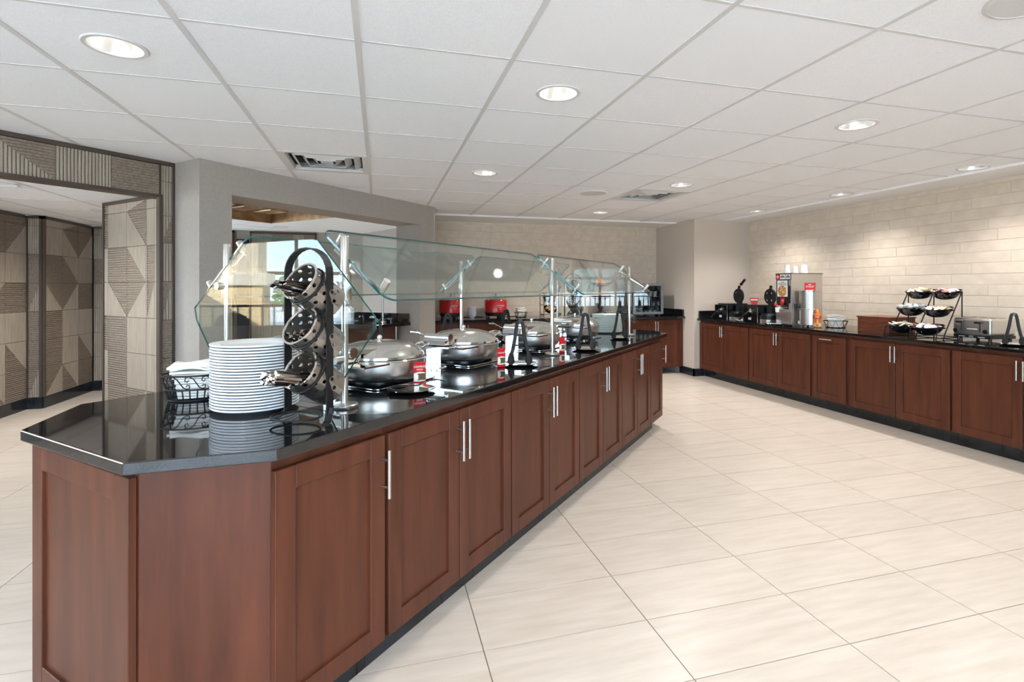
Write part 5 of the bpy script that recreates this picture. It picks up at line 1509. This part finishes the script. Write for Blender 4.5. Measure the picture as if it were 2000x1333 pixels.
for ti, (y, z) in enumerate(TIER):
    for bi, x in enumerate(BY):
        wx, wy, wz = 4.50 + y + .02, 3.4875 - x, CR + z - .050
        side = 'on the wooden box side' if bi == 0 else 'on the toaster side'
        serving_bowl((wx, wy, wz), (0, radians(-8), 0), 'black bowl of packets in the %s tier of the rack, %s' % (tn_[ti], side), 'black bowls in the six bowl rack', .99)
        pal = PAL[ti * 2 + bi]
        for k in range(15):
            a = 2.4 * k; r = .088 * sqrt((k + .5) / 15)
            usecup = (ti == 1 and bi == 0)
            me = cupm if usecup and k % 3 else pk[pal[k % len(pal)]]
            o = bpy.data.objects.new('creamer_cup' if me is cupm else 'condiment_packet', me); COL.objects.link(o)
            o.location = (wx + r * cos(a), wy + r * sin(a), wz + .062 + .020 * (1 - r / .09) + random.uniform(0, .008))
            o.rotation_euler = (random.uniform(-.5, .5), random.uniform(-.5, .5), random.uniform(0, 6)); s = random.uniform(1.0, 1.35); o.scale = (s, s, s)
            tag(o, ('small white creamer cup in the %s tier bowl %s' if me is cupm else 'small condiment packet in the %s tier bowl %s') % (tn_[ti], side), 'creamer' if me is cupm else 'packet', 'packets in the %s tier bowl %s' % (tn_[ti], side))
# toaster
t = thing('toaster', 'four slot steel toaster with black levers beside the bowl rack', 'toaster', (4.655, 3.137, CR), radians(-92))
L = .147
b = MB(); b.prism([(-L, .0), (L, .0), (L, .27), (-L, .27)], .045, .185); body = b.build('body', M['steel_pan'], t, bevel=.022, bseg=4)
b = MB(); b.box(-L + .012, -.003, .050, L - .012, .002, .165); b.build('front_plate', M['steel_soft'], t)
b = MB(); b.box(-L + .004, .002, .022, L - .004, .27, .047); b.build('base', M['black'], t, bevel=.003)
for x in (-.12, .12):
    for y in (.03, .24):
        b = MB(); b.cyl((x, y, 0), (x, y, .024), .012, seg=10); b.build('foot', M['black'], t)
for x in (-.075, .068):
    b = MB(); b.box(x - .003, -.0045, .072, x + .003, -.003, .150); b.build('lever_slot', M['black'], t)
    b = MB(); b.prism([(x - .026, -.034), (x + .026, -.034), (x + .021, -.003), (x - .021, -.003)], .142, .158); b.build('lever', M['black'], t, bevel=.003)
for x in (-.115, .113):
    b = MB(); b.cyl((x, -.003, .080), (x, -.018, .080), .016, seg=20); b.build('dial', M['black'], t)
for y in (.07, .18):
    for x in (-.068, .068):
        b = MB(); b.box(x - .055, y - .013, .1845, x + .055, y + .013, .1865); b.build('toast_slot', M['black_matte'], t)
b = MB(); b.box(-.03, -.0038, .092, .05, -.003, .100); b.box(-.10, .0012, .030, -.05, .0022, .035); b.box(.05, .0012, .030, .10, .0022, .035); b.build('brand_print', M['ink_white'], t)
b = MB(); b.box(-.02, .0010, .026, .015, .0022, .043); b.build('blue_badge', mat('blue_badge_print', srgb(96, 128, 150), 0.4), t)
rest_dish((4.575, 2.79, CR), 'round rest dish under the tongs beside the toaster', .095)
tongs((4.575, 2.79, CR + .006), radians(-45), 'black tongs standing on the dish beside the toaster')
tray((4.74, 2.66, CR), RZ, .16, .2, M['cooler_frame'], 'grey shallow tray at the picture edge beyond the tongs')

# lettering becomes plain mesh
bpy.context.view_layer.update()
_dg = bpy.context.evaluated_depsgraph_get()
for o in [o for o in bpy.data.objects if o.type == 'FONT']:
    me = bpy.data.meshes.new_from_object(o.evaluated_get(_dg))
    n = bpy.data.objects.new('lettering', me); COL.objects.link(n)
    n.parent = o.parent; n.location = o.location.copy(); n.rotation_euler = o.rotation_euler.copy(); n.scale = o.scale.copy()
    bpy.data.objects.remove(o)
